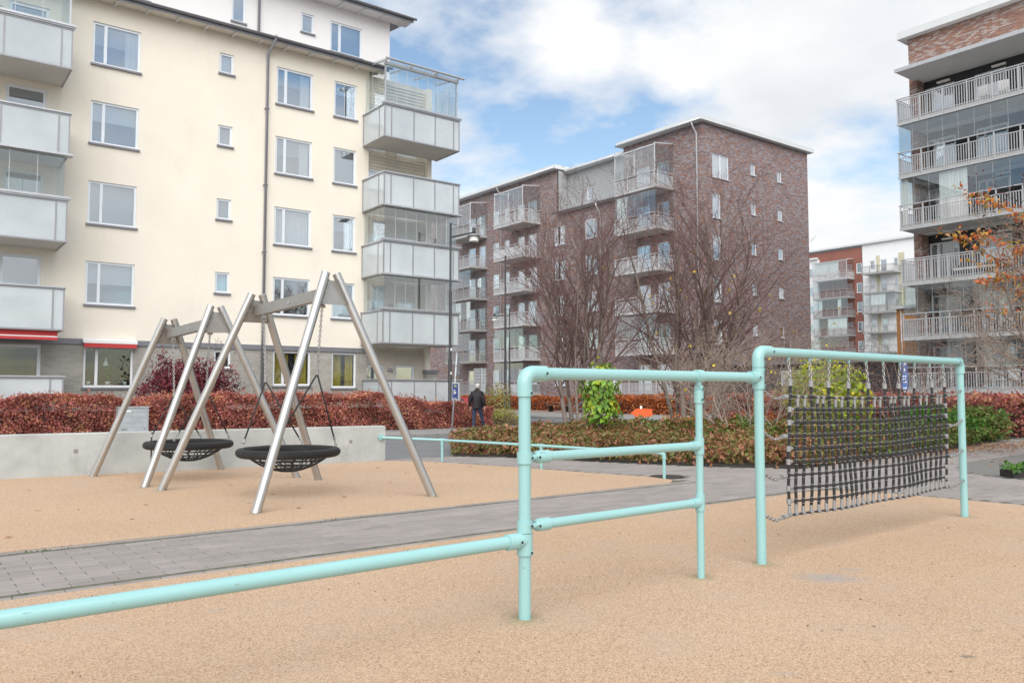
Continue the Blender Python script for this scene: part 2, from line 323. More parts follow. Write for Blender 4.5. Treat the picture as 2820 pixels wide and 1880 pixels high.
def pavermat(name, c):
    m = bpy.data.materials.new(name); m.use_nodes = True; n, l = nodes_of(m); p = n['Principled BSDF']; p.inputs['Roughness'].default_value = .9
    oi = n.new('ShaderNodeNewGeometry'); ob = n.new('ShaderNodeObjectInfo')
    ad = n.new('ShaderNodeMath'); ad.operation = 'ADD'; l.new(oi.outputs['Random Per Island'], ad.inputs[0]); l.new(ob.outputs['Random'], ad.inputs[1])
    fr = n.new('ShaderNodeMath'); fr.operation = 'FRACT'; l.new(ad.outputs[0], fr.inputs[0])
    r = n.new('ShaderNodeValToRGB'); r.color_ramp.elements[0].color = (*[x*.90 for x in c], 1); r.color_ramp.elements[1].color = (*[x*1.08 for x in c], 1)
    l.new(fr.outputs[0], r.inputs[0])
    t = n.new('ShaderNodeTexNoise'); t.inputs['Scale'].default_value = 1.3; t.inputs['Detail'].default_value = 8; t.inputs['Roughness'].default_value = .7; l.new(oi.outputs['Position'], t.inputs['Vector'])
    r2 = n.new('ShaderNodeValToRGB'); r2.color_ramp.elements[0].position = .35; r2.color_ramp.elements[1].position = .7
    r2.color_ramp.elements[0].color = (.84, .84, .82, 1); r2.color_ramp.elements[1].color = (1.08, 1.07, 1.06, 1); l.new(t.outputs['Fac'], r2.inputs[0])
    mm = n.new('ShaderNodeMix'); mm.data_type = 'RGBA'; mm.blend_type = 'MULTIPLY'; mm.inputs['Factor'].default_value = 1
    l.new(r.outputs[0], mm.inputs['A']); l.new(r2.outputs[0], mm.inputs['B']); l.new(mm.outputs['Result'], p.inputs['Base Color'])
    t3 = n.new('ShaderNodeTexNoise'); t3.inputs['Scale'].default_value = 140; l.new(oi.outputs['Position'], t3.inputs['Vector'])
    b = n.new('ShaderNodeBump'); b.inputs['Strength'].default_value = .25; b.inputs['Distance'].default_value = .004; l.new(t3.outputs['Fac'], b.inputs['Height']); l.new(b.outputs[0], p.inputs['Normal'])
    M[name] = m
pavermat('paver_grey', (.275, .25, .243)); pavermat('brick_single', (.40, .385, .355))

# ------------------------------------------------------------------ mesh helpers
WL = {}     # world place of an object's origin
class MB:
    def __init__(s): s.v = []; s.f = []
    def add(s, vs, fs):
        b = len(s.v); s.v.extend([tuple(map(float, p)) for p in vs]); s.f.extend([tuple(i+b for i in q) for q in fs]); return s
    def box(s, x0, x1, y0, y1, z0, z1):
        if x0 > x1: x0, x1 = x1, x0
        if y0 > y1: y0, y1 = y1, y0
        if z0 > z1: z0, z1 = z1, z0
        return s.add([(x0, y0, z0), (x1, y0, z0), (x1, y1, z0), (x0, y1, z0), (x0, y0, z1), (x1, y0, z1), (x1, y1, z1), (x0, y1, z1)],
                     [(0, 3, 2, 1), (4, 5, 6, 7), (0, 1, 5, 4), (1, 2, 6, 5), (2, 3, 7, 6), (3, 0, 4, 7)])
    def lbox(s, P, a0, a1, d0, d1, z0, z1):
        p = P(a0, d0, z0); q = P(a1, d1, z1); return s.box(p[0], q[0], p[1], q[1], p[2], q[2])
    def tube(s, pts, r, n=8, caps=True, closed=False):
        pts = [Vector(p) for p in pts]; k = len(pts)
        rs = r if isinstance(r, (list, tuple)) else [r]*k
        t0 = (pts[1]-pts[0]).normalized(); up = Vector((0, 0, 1)) if abs(t0.z) < .9 else Vector((1, 0, 0))
        nx = t0.cross(up).normalized(); vs = []; b = len(s.v)
        for i, p in enumerate(pts):
            if closed: t = (pts[(i+1) % k]-pts[i-1]).normalized()
            else: t = (pts[min(i+1, k-1)]-pts[max(i-1, 0)]).normalized()
            nx = (nx-t*nx.dot(t)).normalized(); ny = t.cross(nx)
            for j in range(n):
                a = 2*math.pi*j/n; vs.append(p+(nx*math.cos(a)+ny*math.sin(a))*rs[i])
        fs = []
        for i in range(k if closed else k-1):
            i2 = (i+1) % k
            for j in range(n):
                j2 = (j+1) % n; fs.append((i*n+j, i*n+j2, i2*n+j2, i2*n+j))
        if caps and not closed:
            fs.append(tuple(range(n-1, -1, -1))); fs.append(tuple(range((k-1)*n, k*n)))
        return s.add(vs, fs)
    def lathe(s, prof, c=(0, 0, 0), n=16, caps=True):
        vs = []; fs = []; k = len(prof)
        for r, z in prof:
            for j in range(n):
                a = 2*math.pi*j/n; vs.append((c[0]+r*math.cos(a), c[1]+r*math.sin(a), c[2]+z))
        for i in range(k-1):
            for j in range(n):
                j2 = (j+1) % n; fs.append((i*n+j, i*n+j2, (i+1)*n+j2, (i+1)*n+j))
        if caps: fs.append(tuple(range(n-1, -1, -1))); fs.append(tuple(range((k-1)*n, k*n)))
        return s.add(vs, fs)
    def prism(s, poly, z0, z1):
        k = len(poly); vs = [(x, y, z0) for x, y in poly]+[(x, y, z1) for x, y in poly]
        fs = [tuple(range(k-1, -1, -1)), tuple(range(k, 2*k))]+[(i, (i+1) % k, (i+1) % k+k, i+k) for i in range(k)]
        return s.add(vs, fs)
    def build(s, name, m, parent=None, smooth=False):
        return meshobj(name, s.v, s.f, m, parent, smooth)
def meshobj(name, v, f, m, parent=None, smooth=False):
    me = bpy.data.meshes.new(name); off = WL.get(parent.name, (0, 0, 0)) if parent else (0, 0, 0)
    me.from_pydata([(p[0]-off[0], p[1]-off[1], p[2]-off[2]) for p in v], [], f)
    for mm in (m if isinstance(m, (list, tuple)) else [m]): me.materials.append(M[mm])
    if smooth: me.polygons.foreach_set('use_smooth', [True]*len(me.polygons))
    me.update()
    o = bpy.data.objects.new(name, me); col.objects.link(o)
    if parent: o.parent = parent
    WL[o.name] = off
    return o
def autosmooth(o, ang=40):
    me = o.data; me.polygons.foreach_set('use_smooth', [True]*len(me.polygons))
    try: me.set_sharp_from_angle(angle=R(ang))
    except Exception: pass
    return o
def thing(name, label, cat, loc, group=None):
    o = bpy.data.objects.new(name, None); col.objects.link(o); o.location = loc; o.empty_display_size = .2
    o['label'] = label; o['category'] = cat
    if group: o['group'] = group
    WL[o.name] = tuple(loc); return o
def tag(o, label, cat, group=None):
    o['label'] = label; o['category'] = cat
    if group: o['group'] = group
    return o
def struct(o): o['kind'] = 'structure'; return o
def stuff(o): o['kind'] = 'stuff'; return o

# --- foliage
def leaves(name, pts, size, m, parent=None, flat=0.0, aspect=.6, droop=0.0, seed=1, jitter=.35, fold=.18):
    """one rhombic, slightly folded face pair per leaf"""
    rng = np.random.default_rng(seed); P = np.asarray(pts, float); n = len(P)
    nrm = rng.normal(size=(n, 3)); nrm[:, 2] = np.abs(nrm[:, 2])+flat*3; nrm /= np.linalg.norm(nrm, axis=1)[:, None]
    t = rng.normal(size=(n, 3)); t[:, 2] -= droop; t -= nrm*(t*nrm).sum(1)[:, None]; t /= np.linalg.norm(t, axis=1)[:, None]+1e-9
    b = np.cross(nrm, t); s = (size*(1+jitter*rng.normal(size=n)).clip(.4, 1.9))[:, None]
    v = np.empty((n, 4, 3)); v[:, 0] = P; v[:, 1] = P+t*s*.45+b*s*aspect*.5+nrm*s*fold; v[:, 2] = P+t*s; v[:, 3] = P+t*s*.45-b*s*aspect*.5+nrm*s*fold
    off = np.array(WL.get(parent.name, (0, 0, 0))) if parent else np.zeros(3)
    me = bpy.data.meshes.new(name); me.vertices.add(4*n); me.vertices.foreach_set('co', (v.reshape(-1, 3)-off).ravel())
    idx = np.arange(n)[:, None]*4; tri = np.concatenate([idx+0, idx+1, idx+2, idx+0, idx+2, idx+3], 1).ravel()
    me.loops.add(6*n); me.loops.foreach_set('vertex_index', tri); me.polygons.add(2*n)
    me.polygons.foreach_set('loop_start', np.arange(2*n)*3); me.materials.append(M[m]); me.update(calc_edges=True); me.validate()
    o = bpy.data.objects.new(name, me); col.objects.link(o)
    if parent: o.parent = parent
    WL[o.name] = tuple(off); return o
def vnoise(p, s, seed=0):
    q = np.asarray(p)*s+seed*7.3
    return (np.sin(q[:, 0]*1.7+np.sin(q[:, 1]*1.3+1))+np.sin(q[:, 1]*2.1+np.sin(q[:, 2]*1.9+q[:, 0]*.7))+np.sin(q[:, 2]*2.3+q[:, 0]*1.1+seed))/3

# ================================================================== SETTING: ground
def sheet(name, poly, z, m):
    zs = z if isinstance(z, (list, tuple)) else [z]*len(poly)
    return struct(meshobj(name, [(x, y, q) for (x, y), q in zip(poly, zs)], [tuple(range(len(poly)))], m))
sheet('ground', [(-1500, -1500), (1500, -1500), (1500, 1500), (-1500, 1500)], -.34, 'asphalt')
struct(meshobj('road', [(-80, 13.6, -.03), (30, 13.6, -.03), (30, 24, -.30), (-80, 24, -.30), (-80, 200, -.302), (140, 200, -.302), (140, 24, -.302), (140, -40, -.31), (30, -40, -.31)],
               [(0, 1, 2, 3), (3, 2, 6, 5, 4), (1, 8, 7, 6, 2)], 'asphalt'))
side = struct(MB().prism([(-40, 24.15), (19, 24.15), (20.6, 25.1), (21.6, 27), (22.4, 29.5), (23.3, 60), (19, 60), (19, 30.4), (-40, 30.4)], -.5, -.18).build('pavement', 'pavement'))
def kerb_run(parent, pts, wdt=.15, ztop=-.172, lo=-.6, step=1.0):
    for (x0, y0), (x1, y1) in zip(pts[:-1], pts[1:]):
        ln = math.hypot(x1-x0, y1-y0); k = max(1, round(ln/step)); ux, uy = (x1-x0)/ln, (y1-y0)/ln; nx, ny = uy, -ux
        for i in range(k):
            a = ln*i/k+.006; b = ln*(i+1)/k-.006
            MB().prism([(x0+ux*a, y0+uy*a), (x0+ux*a+nx*wdt, y0+uy*a+ny*wdt), (x0+ux*b+nx*wdt, y0+uy*b+ny*wdt), (x0+ux*b, y0+uy*b)], lo, ztop+random.uniform(-.004, .004)).build('kerb_stone', 'kerb_granite', parent)
kerb_run(side, [(11, 24.15), (19, 24.15), (20.6, 25.1), (21.6, 27), (22.4, 29.5), (22.7, 36)])
far_side = struct(MB().prism([(33.5, 25), (30.6, 31.5), (29.6, 36), (30.2, 41), (31, 80), (42.7, 80), (42.7, 35.1), (70, 35.1), (70, 25)], -.5, -.18).build('pavement', 'pavement'))
kerb_run(far_side, [(31, 52), (30.2, 41), (29.6, 36), (30.6, 31.5), (33.5, 25)])
sheet('cycle_path', [(36, 36), (38.5, 36), (38.5, 78), (36, 78)], -.174, 'red_path')

# planted bed behind the play area, edged with black steel
BED = [(9.03, 13.86), (9.76, 12.97), (10.69, 10.74), (11.38, 9.3), (12.28, 8.13), (15.5, 8.3), (18.7, 8.67), (22.8, 9.3), (24, 9.8), (28, 21), (25, 26), (20, 25), (14, 20.5), (10.4, 16)]
bed = struct(MB().prism(BED, -.32, .03).build('planting_bed', 'soil'))
eb = MB()
for (x0, y0), (x1, y1) in zip([BED[-1]]+BED[:7], BED[:8]):
    ln = math.hypot(x1-x0, y1-y0); ux, uy = (x1-x0)/ln, (y1-y0)/ln
    eb.prism([(x0, y0), (x1, y1), (x1-uy*-.012, y1+ux*-.012), (x0-uy*-.012, y0+ux*-.012)], -.3, .045)
eb.build('steel_edging', 'edge_steel', bed)

# paving: bedding sheet below, real pavers on it
PAVE = [(-12, -14), (40, -14), (40, 9.2), (24, 9.6), (22.8, 9.3), (18.7, 8.67), (12.28, 8.13), (11.38, 9.3), (10.69, 10.74), (9.76, 12.97), (9.03, 13.86), (8.5, 13.95), (-12, 13.95)]
paving = struct(MB().prism(PAVE, -.5, -.0055).build('paving', 'joint_sand'))
RUB_NEAR = [(-12, -14), (10.6, -14), (10.42, 3.6), (10.36, 4.3), (10.27, 5.0), (10.22, 5.5), (10.1, 5.9), (9.85, 6.14), (9.4, 6.22), (8.07, 6.20), (4.4, 6.13), (.58, 6.06), (-12, 5.95)]
RUB_FAR = [(-12, 7.84), (.74, 7.87), (4.66, 7.88), (8.9, 7.97), (9.2, 8.2), (9.25, 8.7), (8.98, 9.52), (8.58, 11.2), (7.95, 13.0), (7.45, 13.68), (1.31, 14.3), (-12, 15.6)]
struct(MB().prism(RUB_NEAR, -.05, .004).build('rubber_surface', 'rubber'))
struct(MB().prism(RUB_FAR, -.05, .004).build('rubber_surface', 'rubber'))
def inpoly(x, y, poly):
    c = False; j = len(poly)-1
    for i in range(len(poly)):
        xi, yi = poly[i]; xj, yj = poly[j]
        if (yi > y) != (yj > y) and x < (xj-xi)*(y-yi)/(yj-yi)+xi: c = not c
        j = i
    return c
PL, PW, GAP, CH = .305, .1115, .0095, .007
def paver_mesh(l, wd):
    x, y = l/2-.0028, wd/2-.0065; m = MB()
    m.add([(-x, -y, -.05), (x, -y, -.05), (x, y, -.05), (-x, y, -.05), (-x, -y, -CH*.6), (x, -y, -CH*.6), (x, y, -CH*.6), (-x, y, -CH*.6),
           (-x+CH, -y+CH, 0), (x-CH, -y+CH, 0), (x-CH, y-CH, 0), (-x+CH, y-CH, 0)],
          [(8, 9, 10, 11), (4, 5, 9, 8), (5, 6, 10, 9), (6, 7, 11, 10), (7, 4, 8, 11), (0, 1, 5, 4), (1, 2, 6, 5), (2, 3, 7, 6), (3, 0, 4, 7)])
    return m
GRAVEL = [(13.2, 4.2), (13.5, 5.5), (13.75, 6.1), (14.6, 6.6), (15.6, 6.95), (18.7, 7.1), (21, 6.4), (21, 2), (13.4, 2)]
MANHOLE = (9.50, 8.58, .28)
slots = []
def pathy(x): return 6.13+(x-.58)*.012     # near edge of the path
row = 0
y = 6.18
while y < 13.8:
    off = (row % 2)*.5*PL+random.uniform(-.006, .006)
    x = 0.1+off
    while x < 24:
        cy = y+(x*.0135)
        if not (inpoly(x, cy, RUB_NEAR) or inpoly(x-.1, cy-.03, RUB_NEAR) or inpoly(x, cy, RUB_FAR) or inpoly(x-.12, cy+.07, RUB_FAR) or inpoly(x, cy, GRAVEL)) and inpoly(x+.1, cy+.06, PAVE) and inpoly(x-.1, cy+.06, PAVE):
            if x < 9.5 and (cy+PW/2 > 7.742+.0122*x > cy-PW/2-.06 or (cy < 7 and cy-PW/2 < 6.152+.0135*x)): x += PL; continue
            if math.hypot(x-MANHOLE[0], cy-MANHOLE[1]) > MANHOLE[2]: slots.append((x, cy))
        x += PL
    y += PW; row += 1
yy = 6.18-PW
row = -1
while yy > 1.5:            # right-hand field, nearer than the path
    x = 10.3+(row % 2)*.5*PL
    while x < 24:
        cy = yy+x*.0135
        if not inpoly(x-.16, cy, RUB_NEAR) and not inpoly(x, cy, GRAVEL): slots.append((x, cy))
        x += PL
    yy -= PW; row -= 1
def seen(x, y):
    d = np.array([x, y, 0])-_c; zc = d@_f; px = 1410+FPX*(d@_r)/zc; py = 940-FPX*(d@_u)/zc
    return zc > 1 and -60 < px < 2880 and py < 1940
slots = [s for s in slots if seen(*s)]
slots.sort(key=lambda s: math.hypot(*s))
pm = paver_mesh(PL, PW); base = pm.build('paver', 'paver_grey', paving); tiltr = random.Random(3)
for i, (x, y) in enumerate(slots[:290]):
    o = base if i == 0 else base.copy()
    if i: col.objects.link(o); o.parent = paving
    o.location = (x, y, tiltr.uniform(-.0015, .0015)); o.rotation_euler = (tiltr.uniform(-.006, .006), tiltr.uniform(-.003, .003), .0135+tiltr.uniform(-.006, .006))
rest = MB()
for (x, y) in slots[290:]:
    z = tiltr.uniform(-.0015, .0015); rest.add([(px+x, py+y, pz+z) for px, py, pz in pm.v], pm.f)
stuff(rest.build('distant_pavers', 'paver_grey', paving))
km = paver_mesh(.300, .075)
kb = None
for side_i in (0, 1):
    x = .2
    while x < 9.4:
        yv = (6.105+x*.0135) if side_i == 0 else (7.80+x*.0135*.9)
        if not (side_i == 0 and x > 9.2) and seen(x, yv):
            if kb is None: o = kb = km.build('edge_stone', 'paver_grey', paving)
            else: o = kb.copy(); col.objects.link(o); o.parent = paving
            o.location = (x, yv, .004); o.rotation_euler = (0, 0, .0125)
        x += .300
sheet('gravel', GRAVEL, .002, 'gravel')
mh = MB().lathe([(.26, -.02), (.26, .006), (.23, .006), (.23, .002), (.22, .002), (.22, .008), (.0, .008)], (MANHOLE[0], MANHOLE[1], 0), 32).build('manhole_cover', 'cast_iron')
tag(mh, 'round dark iron manhole cover in the paving beside the low mint rail', 'manhole')

# moss and weeds in the joints along the path edges
rng = np.random.default_rng(5); pts = []
for cx, n, sp in ((.75, 26, .4), (2.3, 26, .08), (3.1, 10, .4)):
    pts += [(cx+rng.normal()*sp, 6.15+.0135*cx+rng.normal()*.006, .0) for _ in range(n)]
for cx, n, sp in ((.95, 26, .14), (3.6, 12, .06)):
    pts += [(cx+rng.normal()*sp, 7.755+.012*cx+rng.normal()*.006, .0) for _ in range(n)]
stuff(leaves('joint_weeds', pts, .015, 'leaf_green_dark', flat=-.2, seed=3))

# ================================================================== BUILDINGS
def face_y(Y0): return lambda a, d, z: (a, Y0-d, z)      # wall that faces -Y
def face_x(X0): return lambda a, d, z: (X0-d, a, z)      # wall that faces -X
def wall_with_holes(P, a0, a1, z0, z1, holes, deep=.14):
    m = MB(); A = sorted({a0, a1, *[h[0] for h in holes], *[h[1] for h in holes]}); Z = sorted({z0, z1, *[h[2] for h in holes], *[h[3] for h in holes]})
    A = [a for a in A if a0 <= a <= a1]; Z = [z for z in Z if z0 <= z <= z1]
    for i in range(len(A)-1):
        for j in range(len(Z)-1):
            ca, cz = (A[i]+A[i+1])/2, (Z[j]+Z[j+1])/2
            if any(h[0] < ca < h[1] and h[2] < cz < h[3] for h in holes): continue
            m.add([P(A[i], 0, Z[j]), P(A[i+1], 0, Z[j]), P(A[i+1], 0, Z[j+1]), P(A[i], 0, Z[j+1])], [(0, 1, 2, 3)])
    for h in holes:
        b, c, lo, hi = h
        m.add([P(b, 0, lo), P(c, 0, lo), P(c, 0, hi), P(b, 0, hi), P(b, -deep, lo), P(c, -deep, lo), P(c, -deep, hi), P(b, -deep, hi)],
              [(0, 1, 5, 4), (1, 2, 6, 5), (2, 3, 7, 6), (3, 0, 4, 7)])
    return m
wr = random.Random(11)
def window(bld, P, a0, a1, z0, z1, split=None, frame='light_frame', fw=.075, rec=.045, sill='grey_trim', inside=None, glass='glass', name='window', mull=.09):
    """a frame set back in its opening, panes, sill, and what hangs behind the glass"""
    d1 = -rec; d0 = -rec-.06
    m = MB()
    m.lbox(P, a0, a0+fw, d0, d1, z0, z1); m.lbox(P, a1-fw, a1, d0, d1, z0, z1)
    m.lbox(P, a0+fw, a1-fw, d0, d1, z0, z0+fw); m.lbox(P, a0+fw, a1-fw, d0, d1, z1-fw, z1)
    cuts = [a0+fw, a1-fw]
    if split is not None:
        sa = a0+(a1-a0)*split; m.lbox(P, sa-mull/2, sa+mull/2, d0, d1+.012, z0+fw, z1-fw); cuts = [a0+fw, sa-mull/2, sa+mull/2, a1-fw]
    fr = m.build(name, frame, bld)
    for i in range(0, len(cuts), 2):
        b, c = cuts[i], cuts[i+1]
        MB().lbox(P, b, c, d0+.02, d0+.026, z0+fw, z1-fw).build('pane', glass, fr)
    if sill: MB().lbox(P, a0-.05, a1+.05, -rec+.005, .075, z0-.07, z0-.004).build('sill', sill, fr)
    kind = inside or wr.choice(['blind', 'blind', 'curtain', 'half', 'blind'])
    zb = z0+fw; zt = z1-fw; bd = d0-.10
    MB().lbox(P, a0-.02, a1+.02, bd-.32, bd-.30, z0-.05, z1+.05).build('room', 'room_dark' if kind in ('dark', 'yellow') else ('blind' if kind in ('blind', 'light') else 'room_grey'), fr)
    if kind == 'curtain':
        wavy(P, a1-fw-(a1-a0)*.26, a1-fw, bd, zb, zt, 'curtain', fr)
        MB().lbox(P, a0+fw, a1-fw, bd-.05, bd-.04, zb+(zt-zb)*wr.uniform(.3, .8), zt).build('blind', 'blind', fr)
    elif kind == 'half':
        MB().lbox(P, a0+fw, a1-fw, bd, bd+.008, zb+(zt-zb)*wr.uniform(.45, .7), zt).build('blind', 'blind_light', fr)
    elif kind == 'light':
        MB().lbox(P, a0+fw, a1-fw, bd, bd+.008, zb, zt).build('blind', 'blind_light', fr)
    elif kind == 'blind':
        MB().lbox(P, a0+fw, a1-fw, bd, bd+.008, zb+.04, zt).build('blind', 'blind', fr)
    elif kind == 'yellow':
        wavy(P, a0+fw, a0+(a1-a0)*.45, bd, zb, zt, 'curtain_yellow', fr); wavy(P, a0+(a1-a0)*.62, a1-fw, bd, zb, zt, 'curtain_yellow', fr)
    elif kind == 'white':
        wavy(P, a0+fw, a1-fw, bd, zb, zt, 'curtain', fr)
    return fr
def wavy(P, a0, a1, d, z0, z1, m, parent, name='curtain'):
    k = max(6, int((a1-a0)/.04)); v = []; f = []
    for i in range(k+1):
        a = a0+(a1-a0)*i/k; dd = d+.025*math.sin(i*1.9)+.01*math.sin(i*.7)
        v += [P(a, dd, z0), P(a, dd, z1)]
        if i: f.append((2*i-2, 2*i, 2*i+1, 2*i-1))
    return meshobj(name, v, f, m, parent, True)
def wall_lamp(bld, P, a, z):
    m = MB(); v = []; f = []; n = 10
    for j in range(4):
        th = j/3*math.pi/2
        for i in range(n+1):
            ph = math.pi*i/n; v.append(P(a+.15*math.cos(ph)*math.cos(th), .02+.11*math.sin(ph)*math.cos(th), z+.13*math.sin(th)))
    for j in range(3):
        for i in range(n): q = j*(n+1)+i; f.append((q, q+1, q+n+2, q+n+1))
    f.append(tuple(range(n+1))); m.add(v, f); return m.build('wall_lamp', 'alu', bld, True)

# ---------------------------------------------------------------- cream apartment block on the left
YF = 30.5; PF = face_y(YF)
yb = thing('apartment_building', 'cream rendered apartment block with grey brick ground floor and frosted glass balconies', 'building', (6, 36, -.3))
LV = [0, 1, 2, 3]      # upper storeys, top first
ztop = [14.02, 11.25, 8.46, 5.70]
holes = []; wins = []
for k, zt in enumerate(ztop):
    for (a0, a1, h, sp, ks) in ((5.03, 6.57, 1.47, .27, ('curtain', 'half', 'blind', 'half')), (9.34, 9.87, .77, None, ('light', 'blind', 'blind', 'light')),
                                (11.55, 13.06, 1.47, .26, ('curtain', 'curtain', 'white', 'dark')), (13.99, 15.0, 1.47, None, ('half', 'blind', 'curtain', 'light'))):
        holes.append((a0, a1, zt-h, zt)); wins.append((a0, a1, zt-h, zt, sp, ks[k]))
    holes.append((2.55, 3.72, zt-1.75, zt+.03)); holes.append((.2, 1.95, zt-1.75, zt+.03))
wall_with_holes(PF, -8, 15.58, 3.05, 14.8, holes, .16).build('wall', 'cream_render', yb)
for a0, a1, z0, z1, sp, kd in wins: window(yb, PF, a0, a1, z0, z1, sp, inside=kd)
for k, zt in enumerate(ztop):
    window(yb, PF, 2.55, 3.72, zt-1.75, zt+.03, None, inside=('blind', 'blind', 'light', 'dark')[k], name='balcony_door', sill=None, fw=.10)
    window(yb, PF, .2, 1.95, zt-1.75, zt+.03, .5, inside='blind', name='balcony_door', sill=None, fw=.10)
    wall_lamp(yb, PF, 2.25, zt-.36)
# ground floor of real bricks
gh = [(5.05, 6.60, 1.42, 2.80), (9.36, 9.97, 2.13, 2.80), (11.60, 13.12, 1.50, 2.84), (14.03, 15.10, 1.42, 2.84), (2.55, 3.80, .75, 2.80), (.3, 1.9, .75, 2.80)]
wall_with_holes(PF, -8, 15.58, -.4, 2.86, gh, .16).build('ground_floor_wall', 'brick_grey', yb)
brk = MB(); rr = random.Random(2); rowz = .55; ri = 0
while rowz < 2.85:
    a = -1.5+(ri % 2)*.125
    while a < 15.5:
        b, c = a+.004, a+.240
        for h in gh:
            if h[2]-.03 < rowz+.03 < h[3]+.02:
                if b < h[1] and c > h[0]:
                    if b < h[0]: c = min(c, h[0]-.004)
                    elif c > h[1]: b = max(b, h[1]+.004)
                    else: b = c
        if c-b > .03: brk.lbox(PF, b, c, 0.0005, .010+rr.uniform(-.002, .003), rowz, rowz+.062)
        a += .25
    rowz += .0735; ri += 1
stuff(brk.build('bricks', 'brick_single', yb))
MB().lbox(PF, -8, 15.58, -.1, .06, 2.862, 3.046).build('belt_course', 'grey_trim', yb)
for (a0, a1, z0, z1), sp, kd in zip(gh, (.26, None, .27, None, None, .5), ('dark', 'dark', 'yellow', 'yellow', 'dark', 'dark')):
    door = z0 < 1
    window(yb, PF, a0, a1, z0, z1, sp, frame='white_frame', inside=kd, name='balcony_door' if door else 'window', sill=None if door else 'grey_trim', fw=.10 if door else .07, glass='glass_dark')
# boarded wall of the right-hand balcony recess
PB = face_y(YF+.22)
bh = []
for zb in (11.45, 8.68, 5.91, 3.14, .37):
    bh += [(15.62, 16.5, zb+.05, zb+2.02), (17.05, 18.0, zb+.05, zb+2.02)]
MB().lbox(PF, 15.40, 15.58, -.25, -.005, -.3, 14.7).build('wall_return', 'cream_render', yb)
wall_with_holes(PB, 15.58, 18.45, -.3, 14.7, bh, .1).build('board_backing', 'weatherboard', yb)
bd = MB(); z = -.1
while z < 14.6:
    segs = [(15.58, 18.43)]
    for h in bh:
        if h[2]-.05 < z+.07 < h[3]+.06:
            ns = []
            for s in segs:
                if h[0]-.05 > s[0]: ns.append((s[0], min(s[1], h[0]-.05)))
                if h[1]+.05 < s[1]: ns.append((max(s[0], h[1]+.05), s[1]))
            segs = ns
    for s0, s1 in segs:
        if s1-s0 > .03: bd.add([PB(s0, .002, z), PB(s1, .002, z), PB(s1, .035, z), PB(s0, .035, z), PB(s0, .002, z+.135), PB(s1, .002, z+.135), PB(s1, .012, z+.135), PB(s0, .012, z+.135)],
                               [(0, 3, 2, 1), (3, 7, 6, 2), (4, 5, 6, 7), (0, 4, 7, 3), (1, 2, 6, 5)])
    z += .14
stuff(bd.build('weatherboards', 'weatherboard', yb))
for zb in (11.45, 8.68, 5.91, 3.14, .37):
    for a in (16.58, 16.97): MB().lbox(PB, a-.035, a+.035, .036, .05, zb+.02, zb+2.7).build('cover_strip', 'weatherboard', yb)
    window(yb, PB, 15.62, 16.5, zb+.05, zb+2.02, None, sill=None, inside='half', fw=.09, name='balcony_door')
    window(yb, PB, 17.05, 18.0, zb+.05, zb+2.02, None, sill=None, inside=wr.choice(['half', 'dark', 'blind']), fw=.09, name='balcony_door')
    wall_lamp(yb, PB, 16.78, zb+1.75)
MB().lbox(PF, 18.45, 18.67, -.5, 0, 2.2, 14.7).build('corner_pier', 'cream_render', yb)
MB().lbox(PF, 18.45, 18.95, -.4, .10, -.3, 2.05).build('brick_pier', 'brick_grey', yb)
MB().lbox(PF, 18.38, 19.02, -.45, .18, 2.05, 2.2).build('pier_cap', 'grey_trim', yb)
MB().box(-8, 18.6, 31.6, 31.7, -.3, 14.8).build('inner_wall', 'room_grey', yb)
MB().box(18.5, 18.6, 31, 43, -.3, 14.8).box(-8, 18.6, 42.9, 43, -.3, 14.8).build('gable_wall', 'cream_render', yb)

